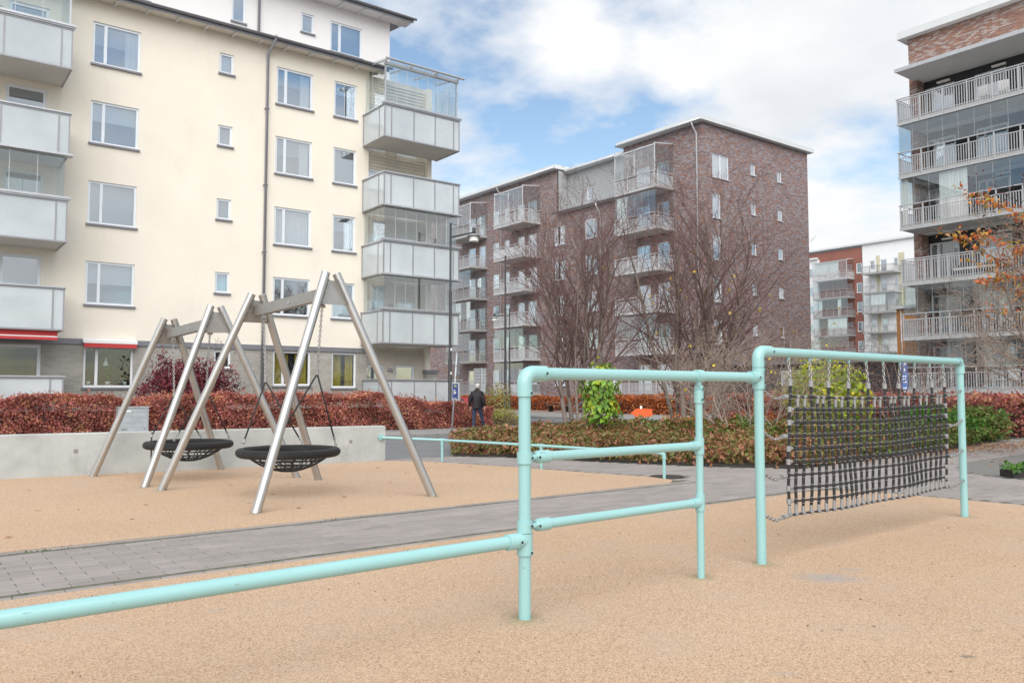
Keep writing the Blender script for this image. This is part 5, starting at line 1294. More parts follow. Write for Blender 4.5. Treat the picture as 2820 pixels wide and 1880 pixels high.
# bicycle against the brick block
q = gnd(1610, 1141, -.18); ax_, ay_ = float(q[0]), float(q[1])
bk_ = thing('bicycle', 'pale blue bicycle parked by the white door of the brick block', 'bicycle', (ax_, ay_, -.18))
ud = Vector((.55, -.83, 0))
def bp(a, h, s=0): return Vector((ax_, ay_, -.18))+ud*a+Vector((0, 0, h))+Vector((ud.y, -ud.x, 0))*s
for a in (-.52, .52):
    pts = [bp(a+.33*math.cos(t_), .34+.33*math.sin(t_)) for t_ in np.linspace(0, 2*math.pi, 25)[:-1]]
    wh = MB().tube(pts, .018, 6, closed=True).build('wheel', 'tyre', bk_, True)
    sp_ = MB()
    for t_ in np.linspace(0, math.pi, 9)[:-1]: sp_.tube([bp(a+.32*math.cos(t_), .34+.32*math.sin(t_)), bp(a-.32*math.cos(t_), .34-.32*math.sin(t_))], .002, 3)
    sp_.build('spokes', 'alu', wh)
fm = MB()
for a, b in (((-.52, .34), (-.15, .86)), ((-.52, .34), (-.05, .30)), ((-.05, .30), (-.17, .92)), ((-.05, .30), (.38, .80)), ((-.16, .84), (.37, .86)), ((.36, .95), (.52, .34))): fm.tube([bp(*a), bp(*b)], .017, 6)
fm.build('frame', 'bike_blue', bk_, True); MB().tube([bp(.33, 1.02, -.28), bp(.38, 1.0, 0), bp(.33, 1.02, .28)], .013, 6).build('handlebar', 'black_paint', bk_)
MB().tube([bp(-.32, .95), bp(-.06, .96)], [.07, .03], 8).build('saddle', 'black_paint', bk_)
MB().box(ax_-.16, ax_+.16, ay_-.62, ay_-.38, .50, .72).build('basket', 'black_paint', bk_)
# planter box
pt = thing('flower_planter', 'black planter box with green leaves and pink flowers at the right edge', 'planter', (14.1, 4.95, 0))
pbx = gp(2792, 1317)
px_, py_ = pbx; o_ = Vector((px_, py_, 0)); u2 = rdir; n2 = Vector((-u2.y, u2.x, 0))
def pbox(a0, a1, b0, b1, z0, z1): 
    v = [o_+u2*a+n2*b for a, b in ((a0, b0), (a1, b0), (a1, b1), (a0, b1))]; return MB().add([(q.x, q.y, z0) for q in v]+[(q.x, q.y, z1) for q in v], [(3, 2, 1, 0), (4, 5, 6, 7), (0, 1, 5, 4), (1, 2, 6, 5), (2, 3, 7, 6), (3, 0, 4, 7)])
pbox(0, .9, 0, .35, 0, .11).build('box', 'edge_steel', pt); pbox(.02, .88, .02, .33, .111, .115).build('soil', 'soil', pt)
pr = np.random.default_rng(8); pp = []
for _ in range(420): a, b = pr.uniform(-.06, .95), pr.uniform(-.03, .38); v = o_+u2*a+n2*b; pp.append((v.x, v.y, .10+pr.uniform(0, .11)))
leaves('foliage', pp, .055, 'leaf_green_dark', pt, aspect=.8, seed=9)
pp = []
for _ in range(26): a, b = pr.uniform(.3, .9), pr.uniform(-.03, .3); v = o_+u2*a+n2*b; pp.append((v.x, v.y, .13+pr.uniform(-.08, .08)))
leaves('flowers', pp, .05, 'petal', pt, aspect=1, seed=10) if leafmat('petal', [(.55, .03, .10), (.65, .05, .16)]) else None

# potted plants on window boards
def potted(label, x, z, h, n, sz, m='leaf_green_dark', r=.07, spread=.14, seed=1):
    y = YF+.20; t = thing('potted_plant', label, 'plant', (x, y, z)); g = np.random.default_rng(seed)
    MB().lathe([(r*.75, 0), (r, .12), (r*.93, .12), (r*.85, .10)], (x, y, z), 14).build('pot', 'lamp_white', t, True)
    P_ = np.c_[x+g.normal(size=n)*spread, y+g.normal(size=n)*.03, z+.12+g.random(n)*h]
    leaves('foliage', P_, sz, m, t, seed=seed, aspect=.45)
    st = MB()
    for _ in range(5): st.tube([(x, y, z+.1), (x+g.normal()*spread*.6, y, z+.12+h*.8)], .004, 4)
    st.build('stems', 'leaf_green_dark', t)
potted('leafy potted plant in the middle of the awning window', 5.85, 1.50, .42, 60, .11, 'leaf_green_dark', .09, .10, 1)
potted('small potted plant at the left of the awning window', 5.25, 1.50, .12, 25, .06, 'leaf_green_dark', .07, .05, 2)
potted('small potted plant at the right of the awning window', 6.40, 1.50, .22, 30, .07, 'leaf_green_dark', .065, .06, 3)
potted('spiky potted plant behind the first floor window over the nearer swing', 12.62, 4.30, .55, 120, .20, 'leaf_green_dark', .09, .14, 4)
pl_ = thing('pendant_lamp', 'white pendant lamp hanging in the awning window', 'lamp', (5.78, YF+.2, 2.3))
MB().lathe([(.02, .22), (.03, .14), (.10, .0), (.09, -.04), (.02, -.05)], (5.78, YF+.2, 2.2), 16).build('shade', 'lamp_white', pl_, True); MB().tube([(5.78, YF+.2, 2.42), (5.78, YF+.2, 2.78)], .006, 5).build('cable', 'black_paint', pl_)

# ================================================================== CAR AND WALKER
def car(label, x, y, z0, hx, hy):
    """small hatchback; (hx,hy) heading; origin under the rear bumper, on the near side"""
    h = Vector((hx, hy, 0)).normalized(); s = Vector((h.y, -h.x, 0)); O = Vector((x, y, z0))
    t = thing('parked_car', label, 'car', (x, y, z0))
    def c(a, b, zz_): q = O+h*a+s*b; return (q.x, q.y, z0+zz_)
    W = 1.62
    def sect(prof):   # list of (a, halfwidth, zlow, zhigh)
        v = []; f = []
        for a, hw, lo, hi in prof: v += [c(a, W/2-hw, lo), c(a, W/2-hw, hi), c(a, W/2+hw, hi), c(a, W/2+hw, lo)]
        for i in range(len(prof)-1):
            for j in range(4): f.append((i*4+j, i*4+(j+1) % 4, i*4+4+(j+1) % 4, i*4+4+j))
        f.append((0, 1, 2, 3)); k = len(prof)*4; f.append((k-1, k-2, k-3, k-4)); return v, f
    v, f = sect([(0, .70, .30, .62), (.04, .78, .22, .80), (.5, .81, .18, .86), (2.5, .81, .18, .84), (3.2, .79, .2, .72), (3.55, .70, .24, .58)]); autosmooth(meshobj('body', v, f, 'car_red', t), 50)
    v = []; f = []
    for a0, hw, zz_ in ((.06, .76, .84), (2.75, .76, .80)): v += [c(a0, W/2-hw, zz_), c(a0, W/2+hw, zz_)]
    for a0, hw, zz_ in ((.42, .58, 1.27), (1.75, .58, 1.30)): v += [c(a0, W/2-hw, zz_), c(a0, W/2+hw, zz_)]
    cab = meshobj('cabin', v, [(0, 4, 5, 1), (4, 6, 7, 5), (6, 2, 3, 7), (0, 2, 6, 4), (1, 5, 7, 3)], 'car_red', t)
    for b, e in ((0, -1), (1, 1)):
        def sp_(a, zf):
            k = (zf-.82)/(1.28-.82); hw = .76+(.58-.76)*k; return c(a, W/2+e*(hw+.008), zf)
        meshobj('side_window', [sp_(.50, .90), sp_(1.25, .88), sp_(1.25, 1.22), sp_(.66, 1.20)], [(0, 1, 2, 3)], 'car_glass', t)
        meshobj('side_window', [sp_(1.33, .88), sp_(2.4, .88), sp_(1.72, 1.22), sp_(1.33, 1.22)], [(0, 1, 2, 3)], 'car_glass', t)
        for a in (.62, 2.95):
            w_ = MB().tube([c(a, W/2+e*.66, .3), c(a, W/2+e*.83, .3)], .30, 18).build('wheel', 'tyre', t, True)
            MB().tube([c(a, W/2+e*.80, .3), c(a, W/2+e*.84, .3)], .19, 14).build('rim', 'alu', w_)
        meshobj('tail_lamp', [c(.03, W/2+e*.76, .66), c(.03, W/2+e*.55, .66), c(.05, W/2+e*.55, .82), c(.05, W/2+e*.76, .82)], [(0, 1, 2, 3)], 'awning_red', t)
    meshobj('rear_window', [c(.12, W/2-.62, .90), c(.12, W/2+.62, .90), c(.385, W/2+.52, 1.20), c(.385, W/2-.52, 1.20)], [(0, 1, 2, 3)], 'car_glass', t)
pc_ = at(1313, 1115, 1, 33.0); car('red hatchback parked beyond the hedge, left of the walking man', float(pc_[0]), float(pc_[1]), -.30, -1, .12)

def person():
    p = gnd(1313, 1189, -.18); fw = Vector((math.cos(YAW), math.sin(YAW), 0)); O = Vector((p[0], p[1], -.18)); rt_ = rdir
    fwd = (fw+rt_*.25).normalized(); rgt = Vector((fwd.y, -fwd.x, 0))
    t = thing('person', 'white-haired person in dark jacket and jeans walking away along the pavement', 'person', tuple(O))
    def W(q): v = O+rgt*q[0]+fwd*q[1]+Vector((0, 0, q[2])); return v
    def skin(nodes, edges, name, classify, mats, sub=2):
        me = bpy.data.meshes.new(name); me.from_pydata([tuple(W(n_[0])-O) for n_ in nodes], edges, []); o = bpy.data.objects.new(name, me); col.objects.link(o)
        m1 = o.modifiers.new('skin', 'SKIN'); m1.use_smooth_shade = True
        for i, n_ in enumerate(nodes):
            rr_ = n_[1]; sv = me.skin_vertices[0].data[i]; sv.radius = rr_ if isinstance(rr_, tuple) else (rr_, rr_); sv.use_root = (i == 0)
        m2 = o.modifiers.new('sub', 'SUBSURF'); m2.levels = sub; m2.render_levels = sub
        dg = bpy.context.evaluated_depsgraph_get(); ev = bpy.data.meshes.new_from_object(o.evaluated_get(dg)); o.modifiers.clear()
        o.data = ev; ev.materials.clear()
        for mm in mats: ev.materials.append(M[mm])
        for pl in ev.polygons:
            c = pl.center; loc = (c.dot(rgt), c.dot(fwd), c.z); pl.material_index = classify(loc); pl.use_smooth = True
        o.parent = t; WL[o.name] = tuple(O); return o
    N_ = [((0, 0, .95), .125), ((0, .01, 1.15), (.14, .11)), ((0, .02, 1.36), (.16, .11)), ((0, .05, 1.49), .06), ((.01, .07, 1.56), .068), ((.02, .085, 1.64), .088), ((.02, .08, 1.70), .075),
          ((-.09, 0, .90), .10), ((-.105, -.02, .49), .066), ((-.10, -.07, .10), .046), ((-.10, .08, .045), .042),
          ((.09, .01, .90), .10), ((.14, .17, .52), .066), ((.20, .27, .13), .046), ((.22, .40, .06), .042),
          ((-.17, .0, 1.41), .07), ((-.24, -.05, 1.14), .05), ((-.26, .05, .90), .036), ((-.265, .07, .83), .033),
          ((.17, .0, 1.41), .07), ((.25, -.04, 1.15), .05), ((.28, .03, .90), .036), ((.285, .05, .83), .033)]
    E_ = [(0, 1), (1, 2), (2, 3), (3, 4), (4, 5), (5, 6), (0, 7), (7, 8), (8, 9), (9, 10), (0, 11), (11, 12), (12, 13), (13, 14), (2, 15), (15, 16), (16, 17), (17, 18), (2, 19), (19, 20), (20, 21), (21, 22)]
    for b0, sg in ((18, -1), (22, 1)):      # fingers, unequal and slightly curled
        hx_, hy_, hz_ = N_[b0][0]
        for k, (dy_, ln) in enumerate(((-.024, .055), (-.008, .066), (.008, .062), (.024, .048))):
            i = len(N_); N_.append(((hx_, hy_+dy_, hz_-.035), .0095)); N_.append(((hx_-sg*.012, hy_+dy_+.006, hz_-.035-ln), .008)); E_ += [(b0, i), (i, i+1)]
        i = len(N_); N_.append(((hx_-sg*.015, hy_+.04, hz_-.005), .010)); N_.append(((hx_-sg*.02, hy_+.055, hz_-.04), .009)); E_ += [(b0, i), (i, i+1)]
    i = len(N_); N_.append(((.085, .165, 1.635), .018)); E_.append((5, i))      # nose, the head turned to the right
    for e in ((-.075, .05), (.06, .01)):
        i = len(N_); N_.append(((.02+e[0], .085+e[1]-.02, 1.635), .018)); E_.append((5, i))
    def cl(q):
        x, y_, z = q
        if z < .09: return 2
        if abs(x) > .2 and z < .93 and z > .6 and y_ < .2: return 1
        if z > .97 or (abs(x) > .19 and z > .9): return 3 if z < 1.535 else 1
        return 0
    skin(N_, E_, 'body', cl, ['jeans', 'skin', 'shoe', 'jacket'])
    J = [((0, 0, 1.05), (.185, .155)), ((0, .0, .80), (.20, .165)), ((0, .02, 1.30), (.20, .15)), ((0, .03, 1.45), (.125, .105)), ((0, .05, 1.54), .088),
         ((-.19, .0, 1.40), .095), ((-.255, -.05, 1.14), .075), ((-.265, .05, .91), .058), ((.19, .0, 1.40), .095), ((.265, -.04, 1.15), .075), ((.285, .03, .91), .058)]
    skin(J, [(0, 1), (0, 2), (2, 3), (3, 4), (2, 5), (5, 6), (6, 7), (2, 8), (8, 9), (9, 10)], 'jacket', lambda q: 0, ['jacket'])
    v = []; f = []; n, k = 18, 9; c = (.012, .052, 1.652)
    for j in range(k):
        th = -1.25+(math.pi/2+1.25)*j/(k-1)
        for i in range(n):
            ph = 2*math.pi*i/n; fr_ = max(0, math.sin(ph-.35)); sq = 1-.42*fr_*(1 if th < .45 else .35)
            v.append(W((c[0]+.088*math.cos(ph)*math.cos(th)*sq, c[1]+.098*math.sin(ph)*math.cos(th)*sq, c[2]+.100*math.sin(th))))
    for j in range(k-1):
        for i in range(n): f.append((j*n+i, j*n+(i+1) % n, (j+1)*n+(i+1) % n, (j+1)*n+i))
    meshobj('hair', v, f, 'hair_white', t, True)
person()
# pink kick scooter by the shed
sk = at(2348, 1140, 0, 26.0); K = Vector((sk[0], sk[1], -.05))
ks = thing('kick_scooter', 'pink kick scooter standing behind the rope net beside the lime bush', 'scooter', tuple(K))
MB().tube([K+Vector((0, 0, .1)), K+Vector((-.05, -.02, .85))], .022, 8).build('stem', 'pink', ks); MB().tube([K+rdir*-.2+Vector((-.05, 0, .86)), K+rdir*.2+Vector((-.05, 0, .86))], .016, 8).build('handlebar', 'pink', ks)
plate(K-rdir*.3, rdir, .55, .10, .14, .12).build('deck', 'pink', ks)
for a in (.05, -.58): MB().tube([K+rdir*a+Vector((0, -.015, .02)), K+rdir*a+Vector((0, .015, .02))], .07, 14).build('wheel', 'furn_white', ks)

# ================================================================== VEGETATION
def hedge(label, x0, x1, y0, y1, z0, z1, n, size, m, core='branch_red', seed=1, lump=.10, grp=None, name='hedge', prof=None):
    t = thing(name, label, 'hedge', ((x0+x1)/2, (y0+y1)/2, z0), grp); rng = np.random.default_rng(seed)
    w_, d_, h_ = x1-x0, y1-y0, z1-z0
    # shell points: camera side, top and ends, pushed in and out by a lumpy noise
    A = np.array([w_*h_, w_*d_, d_*h_, d_*h_]); c = rng.choice(4, n, p=A/A.sum()); u, v = rng.random(n), rng.random(n)
    P = np.empty((n, 3)); dep = np.abs(rng.normal(size=n))*.11
    k = c == 0; P[k] = np.c_[x0+u[k]*w_, y0+dep[k], z0+v[k]**.8*h_]
    k = c == 1; P[k] = np.c_[x0+u[k]*w_, y0+v[k]*d_, z1-dep[k]]
    k = c == 2; P[k] = np.c_[x1-dep[k], y0+u[k]*d_, z0+v[k]*h_]
    k = c == 3; P[k] = np.c_[x0+dep[k], y0+u[k]*d_, z0+v[k]*h_]
    nz = vnoise(P, 1.1, seed)*.6+vnoise(P, 3.1, seed+1)*.4
    P[:, 2] += nz*lump*((P[:, 2]-z0)/h_); P[:, 1] -= vnoise(P, 1.7, seed+2)*lump*1.0+vnoise(P, 4.4, seed+8)*lump*.35; P[:, 0] += vnoise(P, 2.0, seed+5)*lump*.5
    P[:, 2] = np.maximum(P[:, 2], z0+.03)
    if prof: P[:, 2] = z0+(P[:, 2]-z0)*np.interp(P[:, 0], *prof)
    tip = rng.random(n) < .04; P[tip & (c == 1), 2] += rng.random((tip & (c == 1)).sum())*.16
    leaves('foliage', P, size, m, t, seed=seed, aspect=.7)
    ns = int(w_*11) if w_ > d_ else int(d_*11); sh = MB(); SL = []
    for _ in range(ns):
        bx_ = rng.uniform(x0+.1, x1-.1); by_ = rng.uniform(y0+.05, y1-.1); zt_ = z0+h_*(np.interp(bx_, *prof) if prof else 1)-.12; hh_ = rng.uniform(.14, .34)
        e_ = (bx_+rng.normal()*.06, by_+rng.normal()*.06, zt_+hh_); sh.tube([(bx_, by_, zt_-.1), e_], .004, 3)
        for q_ in range(7): f_ = rng.uniform(.3, 1.0); SL.append((bx_+(e_[0]-bx_)*f_+rng.normal()*.02, by_+(e_[1]-by_)*f_+rng.normal()*.02, zt_+hh_*f_))
    stuff(sh.build('shoots', core, t)); leaves('shoot_leaves', SL, size*.9, m, t, seed=seed+50, aspect=.6)
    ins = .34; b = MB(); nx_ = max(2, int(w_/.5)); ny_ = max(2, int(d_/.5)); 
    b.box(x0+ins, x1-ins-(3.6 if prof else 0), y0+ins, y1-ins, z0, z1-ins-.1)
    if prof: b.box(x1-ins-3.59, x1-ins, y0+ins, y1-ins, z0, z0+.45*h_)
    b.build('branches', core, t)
    return t
hd = hedge('long red and rust hedge in front of the cream block', -2.5, 19.7, 27.25, 28.45, -.18, 1.12, 88000, .066, 'leaf_hedge', seed=1, lump=.26, prof=([-3, 4, 11, 15.5, 18.2, 19.8], [.97, .97, 1.04, .98, .70, .55]))
hedge('orange-brown hedge behind the bench at the brick block', 38.9, 40.6, 46.2, 63, -.2, .75, 9000, .13, 'leaf_hedge_orange', seed=2, lump=.22)
hedge('rust orange hedge under the nearer balconies of the brick block', 37.4, 40.4, 32.5, 42.8, -.2, .86, 14000, .13, 'leaf_hedge_orange', seed=3, lump=.25)
hedge('brown-red hedge below the dark block at the right edge', 27.0, 29.2, 6.5, 21.5, -.1, 1.10, 22000, .10, 'leaf_hedge', seed=4, lump=.2)

def blob_pts(c, r, n, rng, shell=.45, lumps=6, seed=0, zmin=None):
    d = rng.normal(size=(n, 3)); d /= np.linalg.norm(d, axis=1)[:, None]
    q = (shell+(1-shell)*rng.random(n)**.6)
    q *= 1+.24*vnoise(d, 2.6, seed)+.12*vnoise(d, 5.3, seed+3)
    P = np.array(c)+d*q[:, None]*np.array(r)
    if zmin is not None: P = P[P[:, 2] > zmin]
    return P
def grow(mb, p, d, ln, r, lvl, rng, spec):
    """a limb of a few bends that throws shoots; spec[lvl] = (children, angle, length ratio, first share, up-pull, segs, sides, wiggle)"""
    nch, ang, ratio, first, up, segs, sides, wig = spec[lvl]
    pts = [Vector(p)]; rs = [r]; dd = Vector(d).normalized(); dirs = [dd]
    for i in range(segs):
        dd = (dd+Vector(rng.normal(size=3))*wig+Vector((0, 0, up))).normalized()
        pts.append(pts[-1]+dd*(ln/segs)); rs.append(max(r*(1-.78*(i+1)/segs), .003)); dirs.append(dd)
    mb[min(lvl, len(mb)-1)].tube(pts, rs, sides, caps=False)
    tips = [pts[-1]]
    if lvl+1 < len(spec):
        for k in range(nch):
            f = first+(1-first)*(k+rng.random()*.8)/nch; i = min(int(f*segs), segs-1); q = pts[i].lerp(pts[i+1], f*segs-i); b = dirs[i]
            pr_ = b.orthogonal(); pr_.rotate(Matrix.Rotation(rng.random()*6.283, 3, b)); a = ang*(.7+.6*rng.random())
            nd = b*math.cos(a)+pr_*math.sin(a)
            tips += grow(mb, q, nd, ln*ratio*(1.15-.55*f)*(.75+.5*rng.random()), max(rs[i]*.55, .003), lvl+1, rng, spec)
    return tips
def bare_tree(label, stems, spec, seed, tm='bark', cm='twig', yl=0, name='bare_tree', cat='tree', lm='leaf_yellow', lsz=.09, lrange=None):
    b = stems[0][0]; t = thing(name, label, cat, (b[0], b[1], 0), None); rng = np.random.default_rng(seed); mb = [MB(), MB(), MB()]; tips = []
    for (p, d, ln, r) in stems: tips += grow(mb, p, d, ln, r, 0, rng, spec)
    mb[0].build('trunk', tm, t, True); cr = MB(); cr.v = mb[1].v; cr.f = mb[1].f; cr.build('limbs', cm, t, True)
    if mb[2].v: mb[2].build('crown', 'twig_red' if cm == 'twig' else cm, t, True)
    if yl:
        T_ = np.array([tuple(q) for q in tips])
        if lrange: T_ = T_[(T_[:, 2] > lrange[0]) & (T_[:, 2] < lrange[1])]
        k = rng.choice(len(T_), min(yl, len(T_)), replace=False); leaves('last_leaves', T_[k], lsz, lm, t, droop=1.2, seed=seed, aspect=.75)
    return t, tips
def place(sx, Z):
    l_ = (sx-1410)/2240*Z; return (math.cos(YAW)*Z+math.sin(YAW)*l_, math.sin(YAW)*Z-math.cos(YAW)*l_)
SPEC = [(15, .42, .48, .16, .06, 9, 7, .04), (8, .46, .48, .2, .06, 6, 4, .07), (5, .55, .5, .25, .03, 4, 3, .09), (0, 0, 0, 0, .02, 3, 3, .1)]
def stems_at(cx, Z, n, spread, lean, ln, r, seed, sxw=None):
    rng = np.random.default_rng(seed); out = []
    for k in range(n):
        f = (k+.5)/n*2-1; x, y = place(cx+f*spread, Z+rng.normal()*.25)
        d = Vector(rdir)*(f*lean)+Vector((rng.normal()*.07, rng.normal()*.07, 1)); out.append(((x, y, .0), d, ln*(.8+.25*rng.random()), r*(.7+.5*rng.random())))
    return out
bare_tree('bare multi-stemmed tree in front of the brick block, left of the lime sapling', stems_at(1600, 24, 6, 42, .13, 6.5, .075, 33), SPEC, 21)
SPEC2 = [(15, .56, .48, .12, .04, 9, 7, .05), (8, .50, .5, .2, .045, 6, 4, .08), (5, .6, .5, .25, .02, 4, 3, .1), (0, 0, 0, 0, .01, 3, 3, .1)]
bare_tree('wide bare multi-stemmed tree with a few yellow leaves before the brick gable', stems_at(1905, 24, 7, 55, .25, 6.5, .078, 37), SPEC2, 22, yl=60, lrange=(2.2, 5.2))
SPEC3 = [(9, .7, .6, .15, .01, 6, 5, .10), (7, .7, .55, .2, .0, 5, 4, .14), (3, .7, .5, .2, .0, 3, 3, .16)]
bare_tree('pale twiggy bare shrub beside the left post of the rope net', stems_at(2085, 18.5, 12, 85, .55, 2.5, .022, 41), SPEC3, 23, 'twig_pale', 'twig_pale', yl=40, name='bare_shrub', cat='shrub', lsz=.06)
bare_tree('brown twiggy bare shrub seen above and through the rope net', stems_at(2500, 25, 11, 100, .55, 2.9, .024, 43), SPEC3, 24, 'twig_pale', 'twig', name='bare_shrub', cat='shrub', yl=10, lsz=.08, lm='leaf_litter')
bare_tree('tangled bare bush right of the wide bare tree', stems_at(2010, 21.5, 9, 60, .5, 2.7, .022, 47), SPEC3, 25, 'twig', 'twig_pale', yl=14, name='bare_shrub', cat='shrub', lsz=.07)

# orange-leaved tree that leans in from the right
ox, oy = place(3000, 16); SPEC5 = [(15, .75, .50, .28, .03, 8, 8, .05), (12, .6, .5, .2, .0, 6, 4, .12), (5, .7, .5, .2, .0, 4, 3, .16), (0, 0, 0, 0, 0, 3, 3, .1)]
ot, otips = bare_tree('orange-leaved tree with tangled twigs leaning in at the right edge', [((ox, oy, 0), (-.02, .02, 1), 4.6, .08), ((ox+.2, oy-.1, 0), (-.22, .1, 1), 4.4, .06), ((ox-.1, oy+.15, 0), (-.30, .32, 1), 4.2, .05)], SPEC5, 26, 'bark', 'twig_pale', name='autumn_tree')
rng = np.random.default_rng(55); T_ = np.array([tuple(q) for q in otips]); T_ = T_[(np.hypot(T_[:, 0]-ox, T_[:, 1]-oy) < 1.8) & (T_[:, 2] < 5.4) & (T_[:, 2] > 2.6)]; kk = rng.choice(len(T_), min(2600, len(T_)), replace=False); leaves('leaves', T_[kk]+rng.normal(size=(len(kk), 3))*.05, .068, 'leaf_orange', ot, droop=1.0, seed=56, aspect=.5)
# one long low limb with rows of orange leaves
lb = MB(); a = at(2790, 720, 0, ox-.9); Pl = [Vector((ox-.1, oy+.1, 2.9)), Vector(at(2820, 735, 2, 3.55))]
def px16(x, y, Z): d = _f*FPX+_r*(x-1410)-_u*(y-940); return Vector(_c+d*(Z/FPX))
Pl = [Vector((ox-.2, oy+.1, 2.75)), px16(2790, 735, 15.6), px16(2700, 690, 15.2), px16(2640, 645, 15.0), px16(2570, 628, 14.9)]
lb.tube(Pl, [.03, .018, .012, .008, .004], 5); Pq = [px16(2740, 720, 15.4), px16(2690, 760, 15.2), px16(2630, 700, 15.1)]
lb.tube([Pl[1], px16(2760, 760, 15.2), px16(2650, 705, 15.0)], [.014, .009, .004], 4); lb.tube([Pl[1], px16(2780, 790, 15.3), px16(2700, 770, 15.1)], [.012, .008, .003], 4)
lb.build('low_limb', 'bark', ot, True); pp = []
for A_, B_, n_ in ((Pl[4], Pl[3], 24), (Pl[3], Pl[2], 60), (Pl[2], Pl[1], 60), (px16(2650, 705, 15), px16(2760, 760, 15.2), 22), (px16(2690, 772, 15.1), px16(2800, 760, 15.3), 90), (px16(2640, 510, 15.6), px16(2720, 560, 15.6), 40), (px16(2700, 540, 15.6), px16(2830, 600, 15.6), 120), (px16(2690, 640, 15.4), px16(2830, 700, 15.4), 140), (px16(2720, 850, 15.2), px16(2830, 860, 15.2), 20), (px16(2800, 820, 15.2), px16(2830, 780, 15.2), 40)):
    for _ in range(n_): pp.append(tuple(A_.lerp(B_, rng.random())+Vector(rng.normal(size=3))*.055))
leaves('limb_leaves', pp, .082, 'leaf_orange', ot, droop=.8, seed=57, aspect=.5)
pp = [tuple(px16(rng.uniform(2660, 2830), rng.uniform(468, 600), 15.8)) for _ in range(40)]
bm_ = MB()
for q in pp: bm_.lathe([(.001, -.018), (.014, -.008), (.015, .006), (.001, .018)], q, 6)
stuff(bm_.build('berries', 'berry', ot))
tw = MB()
for q in pp: tw.tube([q, Vector(q)+Vector((rng.normal()*.05+.12, rng.normal()*.05, -.22))], .0025, 3)
stuff(tw.build('berry_stalks', 'twig', ot))

# burgundy shrub behind the hedge
bc = at(520, 1060, 1, 28.95); rng = np.random.default_rng(61)
bs = thing('shrub', 'dark burgundy shrub rising above the hedge behind the farther swing', 'shrub', (float(bc[0]), 28.95, -.18))
P = blob_pts((bc[0], 28.95, 1.15), (1.62, .95, 1.25), 9500, rng, .35, seed=6); P = P[(P[:, 2] > .3)]
leaves('foliage', P, .085, 'leaf_burgundy', bs, seed=62, aspect=.6); mb = [MB(), MB()]
tips = []
for k in range(26):
    a = rng.random()*6.28; tips += grow(mb, (bc[0]+rng.normal()*.15, 28.95+rng.normal()*.1, -.1), (math.cos(a)*.55, math.sin(a)*.35, 1), 2.5*(.7+.4*rng.random()), .02, 0, rng, [(4, .5, .4, .4, .03, 6, 4, .06), (0, 0, 0, 0, 0, 3, 3, .1)])
mb[0].build('stems', 'branch_red', bs, True); mb[1].build('shoots', 'branch_red', bs, True)
T_ = np.array([tuple(q) for q in tips]); T_ = np.repeat(T_, 9, 0)+rng.normal(size=(len(T_)*9, 3))*.1; leaves('shoot_leaves', T_, .085, 'leaf_burgundy', bs, seed=63)

# shrubs of the planted bed: one low mass
rng = np.random.default_rng(71); n = 200000; Q = np.c_[rng.uniform(8.8, 26, n), rng.uniform(8, 20, n)]
def edge_dist(pts, poly):
    d = np.full(len(pts), 1e9)
    for i in range(len(poly)):
        a, b = np.array(poly[i]), np.array(poly[(i+1) % len(poly)]); ab = b-a; t_ = np.clip(((pts-a)@ab)/(ab@ab), 0, 1); d = np.minimum(d, np.linalg.norm(pts-(a+t_[:, None]*ab), axis=1))
    return d
ins = np.array([inpoly(x, y, BED) for x, y in Q]); Q = Q[ins]; ed = edge_dist(Q, BED[:8])
FRONT = (Q@np.array([math.cos(YAW), math.sin(YAW)])) < 22
keep = FRONT & (ed < 4.6) & (rng.random(len(Q)) < np.where(ed < .9, 1, .62)); Q = Q[keep]; ed = ed[keep]
def bed_h(x, y, e):
    hh = .31+.18*np.clip((x-12.0)/2.5, 0, 1)
    lum = vnoise(np.c_[x, y, x*0], 2.3, 3)*.14+vnoise(np.c_[x, y, x*0], 5.3, 5)*.08
    return (hh+lum)*np.clip((e+.22)/.52, .25, 1)**.6
hh = bed_h(Q[:, 0], Q[:, 1], ed); top = rng.random(len(Q)) < .55
z = np.where(top | (ed > 1.0), hh-np.abs(rng.normal(size=len(Q)))*.07, .03+rng.random(len(Q))*hh)
P = np.c_[Q, np.maximum(z, .03)]; P[:, :2] += rng.normal(size=(len(P), 2))*.03
out_ = ed < .35; nv = np.array([-.75, -.65]); P[out_, :2] += nv*(.26*rng.random(out_.sum()))[:, None]*np.clip(P[out_, 2]/.3, .2, 1)[:, None]
grn = (P[:, 0] > 13.2) & (rng.random(len(P)) < np.clip((P[:, 0]-13.0)/5, 0, .85))
k1 = P[~grn]; k2 = P[grn]
stuff(leaves('bed_shrubs', k1, .088, 'leaf_bed', None, droop=.9, seed=72, aspect=.52))
stuff(leaves('bed_shrubs', k2, .088, 'leaf_bed_green', None, droop=.9, seed=73, aspect=.55))
def bush(label, c, r, n, sz, m, seed, name='shrub', stems=8, zmin=.05, aspect=.6, droop=.3, core=None):
    t = thing(name, label, 'shrub', (c[0], c[1], 0)); rng = np.random.default_rng(seed); P = blob_pts(c, r, n, rng, .4, seed=seed, zmin=zmin); leaves('foliage', P, sz, m, t, seed=seed, aspect=aspect, droop=droop)
    mb = MB()
    for k in range(stems):
        a = rng.random()*6.28; e = (c[0]+math.cos(a)*r[0]*.7, c[1]+math.sin(a)*r[1]*.7, c[2]+r[2]*.5*rng.random()); mb.tube([(c[0]+rng.normal()*.05, c[1]+rng.normal()*.05, -.2), ((c[0]*2+e[0])/3, (c[1]*2+e[1])/3, c[2]*.6), e], [.016, .012, .004], 5)
    mb.build('stems', 'bark', t, True); return t
x, y = place(2640, 21.5); bush('glossy green bush at the right end of the bed behind the rope net', (x, y, .42), (1.35, 1.1, .50), 5200, .10, 'leaf_bed_green', 81)
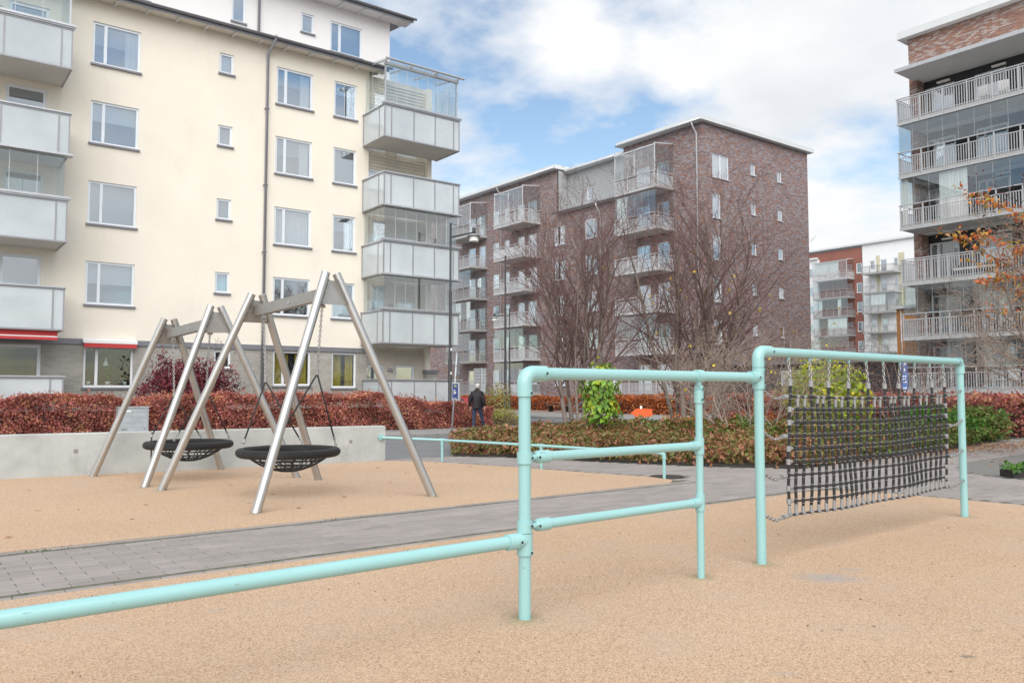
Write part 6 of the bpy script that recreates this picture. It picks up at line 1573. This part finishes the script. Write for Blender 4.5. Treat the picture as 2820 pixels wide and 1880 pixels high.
x, y = place(2560, 20.5); bush('darker green bush left of the glossy green bush behind the net', (x, y, .40), (1.1, 1.0, .52), 4200, .10, 'leaf_green_dark', 82)
x, y = place(1372, 35.5); bush('low yellow-green dry mound shrub on the street corner beside the walking man', (x, y, .05), (1.05, .9, .50), 3600, .07, 'leaf_yellowgreen', 83, zmin=-.18)
x, y = place(1392, 35.2); bush('low grey-brown dry mound right of the yellow-green shrub', (x, y, -.03), (.75, .6, .36), 1800, .06, 'leaf_dry', 84, zmin=-.18)
x, y = place(1372, 50); bush('sparse yellow leafed bush before the brick block terrace', (x, y, .9), (.95, .8, .95), 900, .11, 'leaf_yellowgreen', 85, zmin=-.18)
x, y = place(1655, 19.5); bush('lime green large-leaved sapling below the mint top rail', (x, y, 1.22), (.45, .45, .80), 820, .125, 'leaf_green', 86, stems=7, zmin=.45, aspect=.62, droop=1.6, name='sapling')
x, y = place(2265, 24); bush('bright lime yellow bush behind the left half of the rope net', (x, y, 1.15), (1.45, 1.2, 1.15), 3000, .13, 'leaf_lime', 87, stems=14, aspect=.6, droop=.9)
x, y = place(2060, 24.5); bush('low orange leafed bush beneath the twiggy shrubs', (x, y, .25), (1.5, 1.0, .5), 2200, .09, 'leaf_hedge_orange', 88)
x, y = place(1880, 20.5); bush('small orange-yellow bush at the foot of the wide bare tree', (x, y, .3), (.9, .6, .42), 1200, .08, 'leaf_orange', 89)

# fallen leaves
rng = np.random.default_rng(91); pp = []
for _ in range(2600): pp.append((rng.triangular(12.5, 21, 24), rng.normal(8.5, .5), .012))
pp = [q for q in pp if not inpoly(q[0], q[1]-.0, BED)]
for _ in range(160): pp.append((rng.uniform(13.5, 21), rng.uniform(4.5, 8), .012))
for sx_, sy_ in ((155, 1400), (98, 1405), (210, 1405), (243, 1300), (352, 1303), (410, 1392), (636, 1336), (82, 1350), (10, 1483), (640, 1295), (355, 1432), (300, 1327), (716, 1290), (1070, 1328), (905, 1330), (1175, 1235), (830, 1400)):
    q = gnd(sx_, sy_); pp.append((q[0], q[1], .012))
for _ in range(30): pp.append((rng.uniform(3, 9), rng.uniform(8.4, 13.2), .012))
for _ in range(170): pp.append((rng.uniform(11, 19), rng.uniform(23.75, 24.1), -.285))
for _ in range(120): pp.append((rng.uniform(11, 19), rng.uniform(26.3, 27.2), -.165))
stuff(leaves('fallen_leaves', pp, .062, 'leaf_litter', None, flat=4, seed=92, aspect=.6, fold=.08))
tp = []
for _ in range(330): tp.append((rng.uniform(.2, 10), rng.uniform(.8, 6.0), .008))
stuff(leaves('ground_debris', tp, .016, 'debris', None, flat=3, seed=93, aspect=.35)) if leafmat('debris', [(.05, .03, .02), (.12, .06, .04), (.09, .08, .07)], trans=0) else None
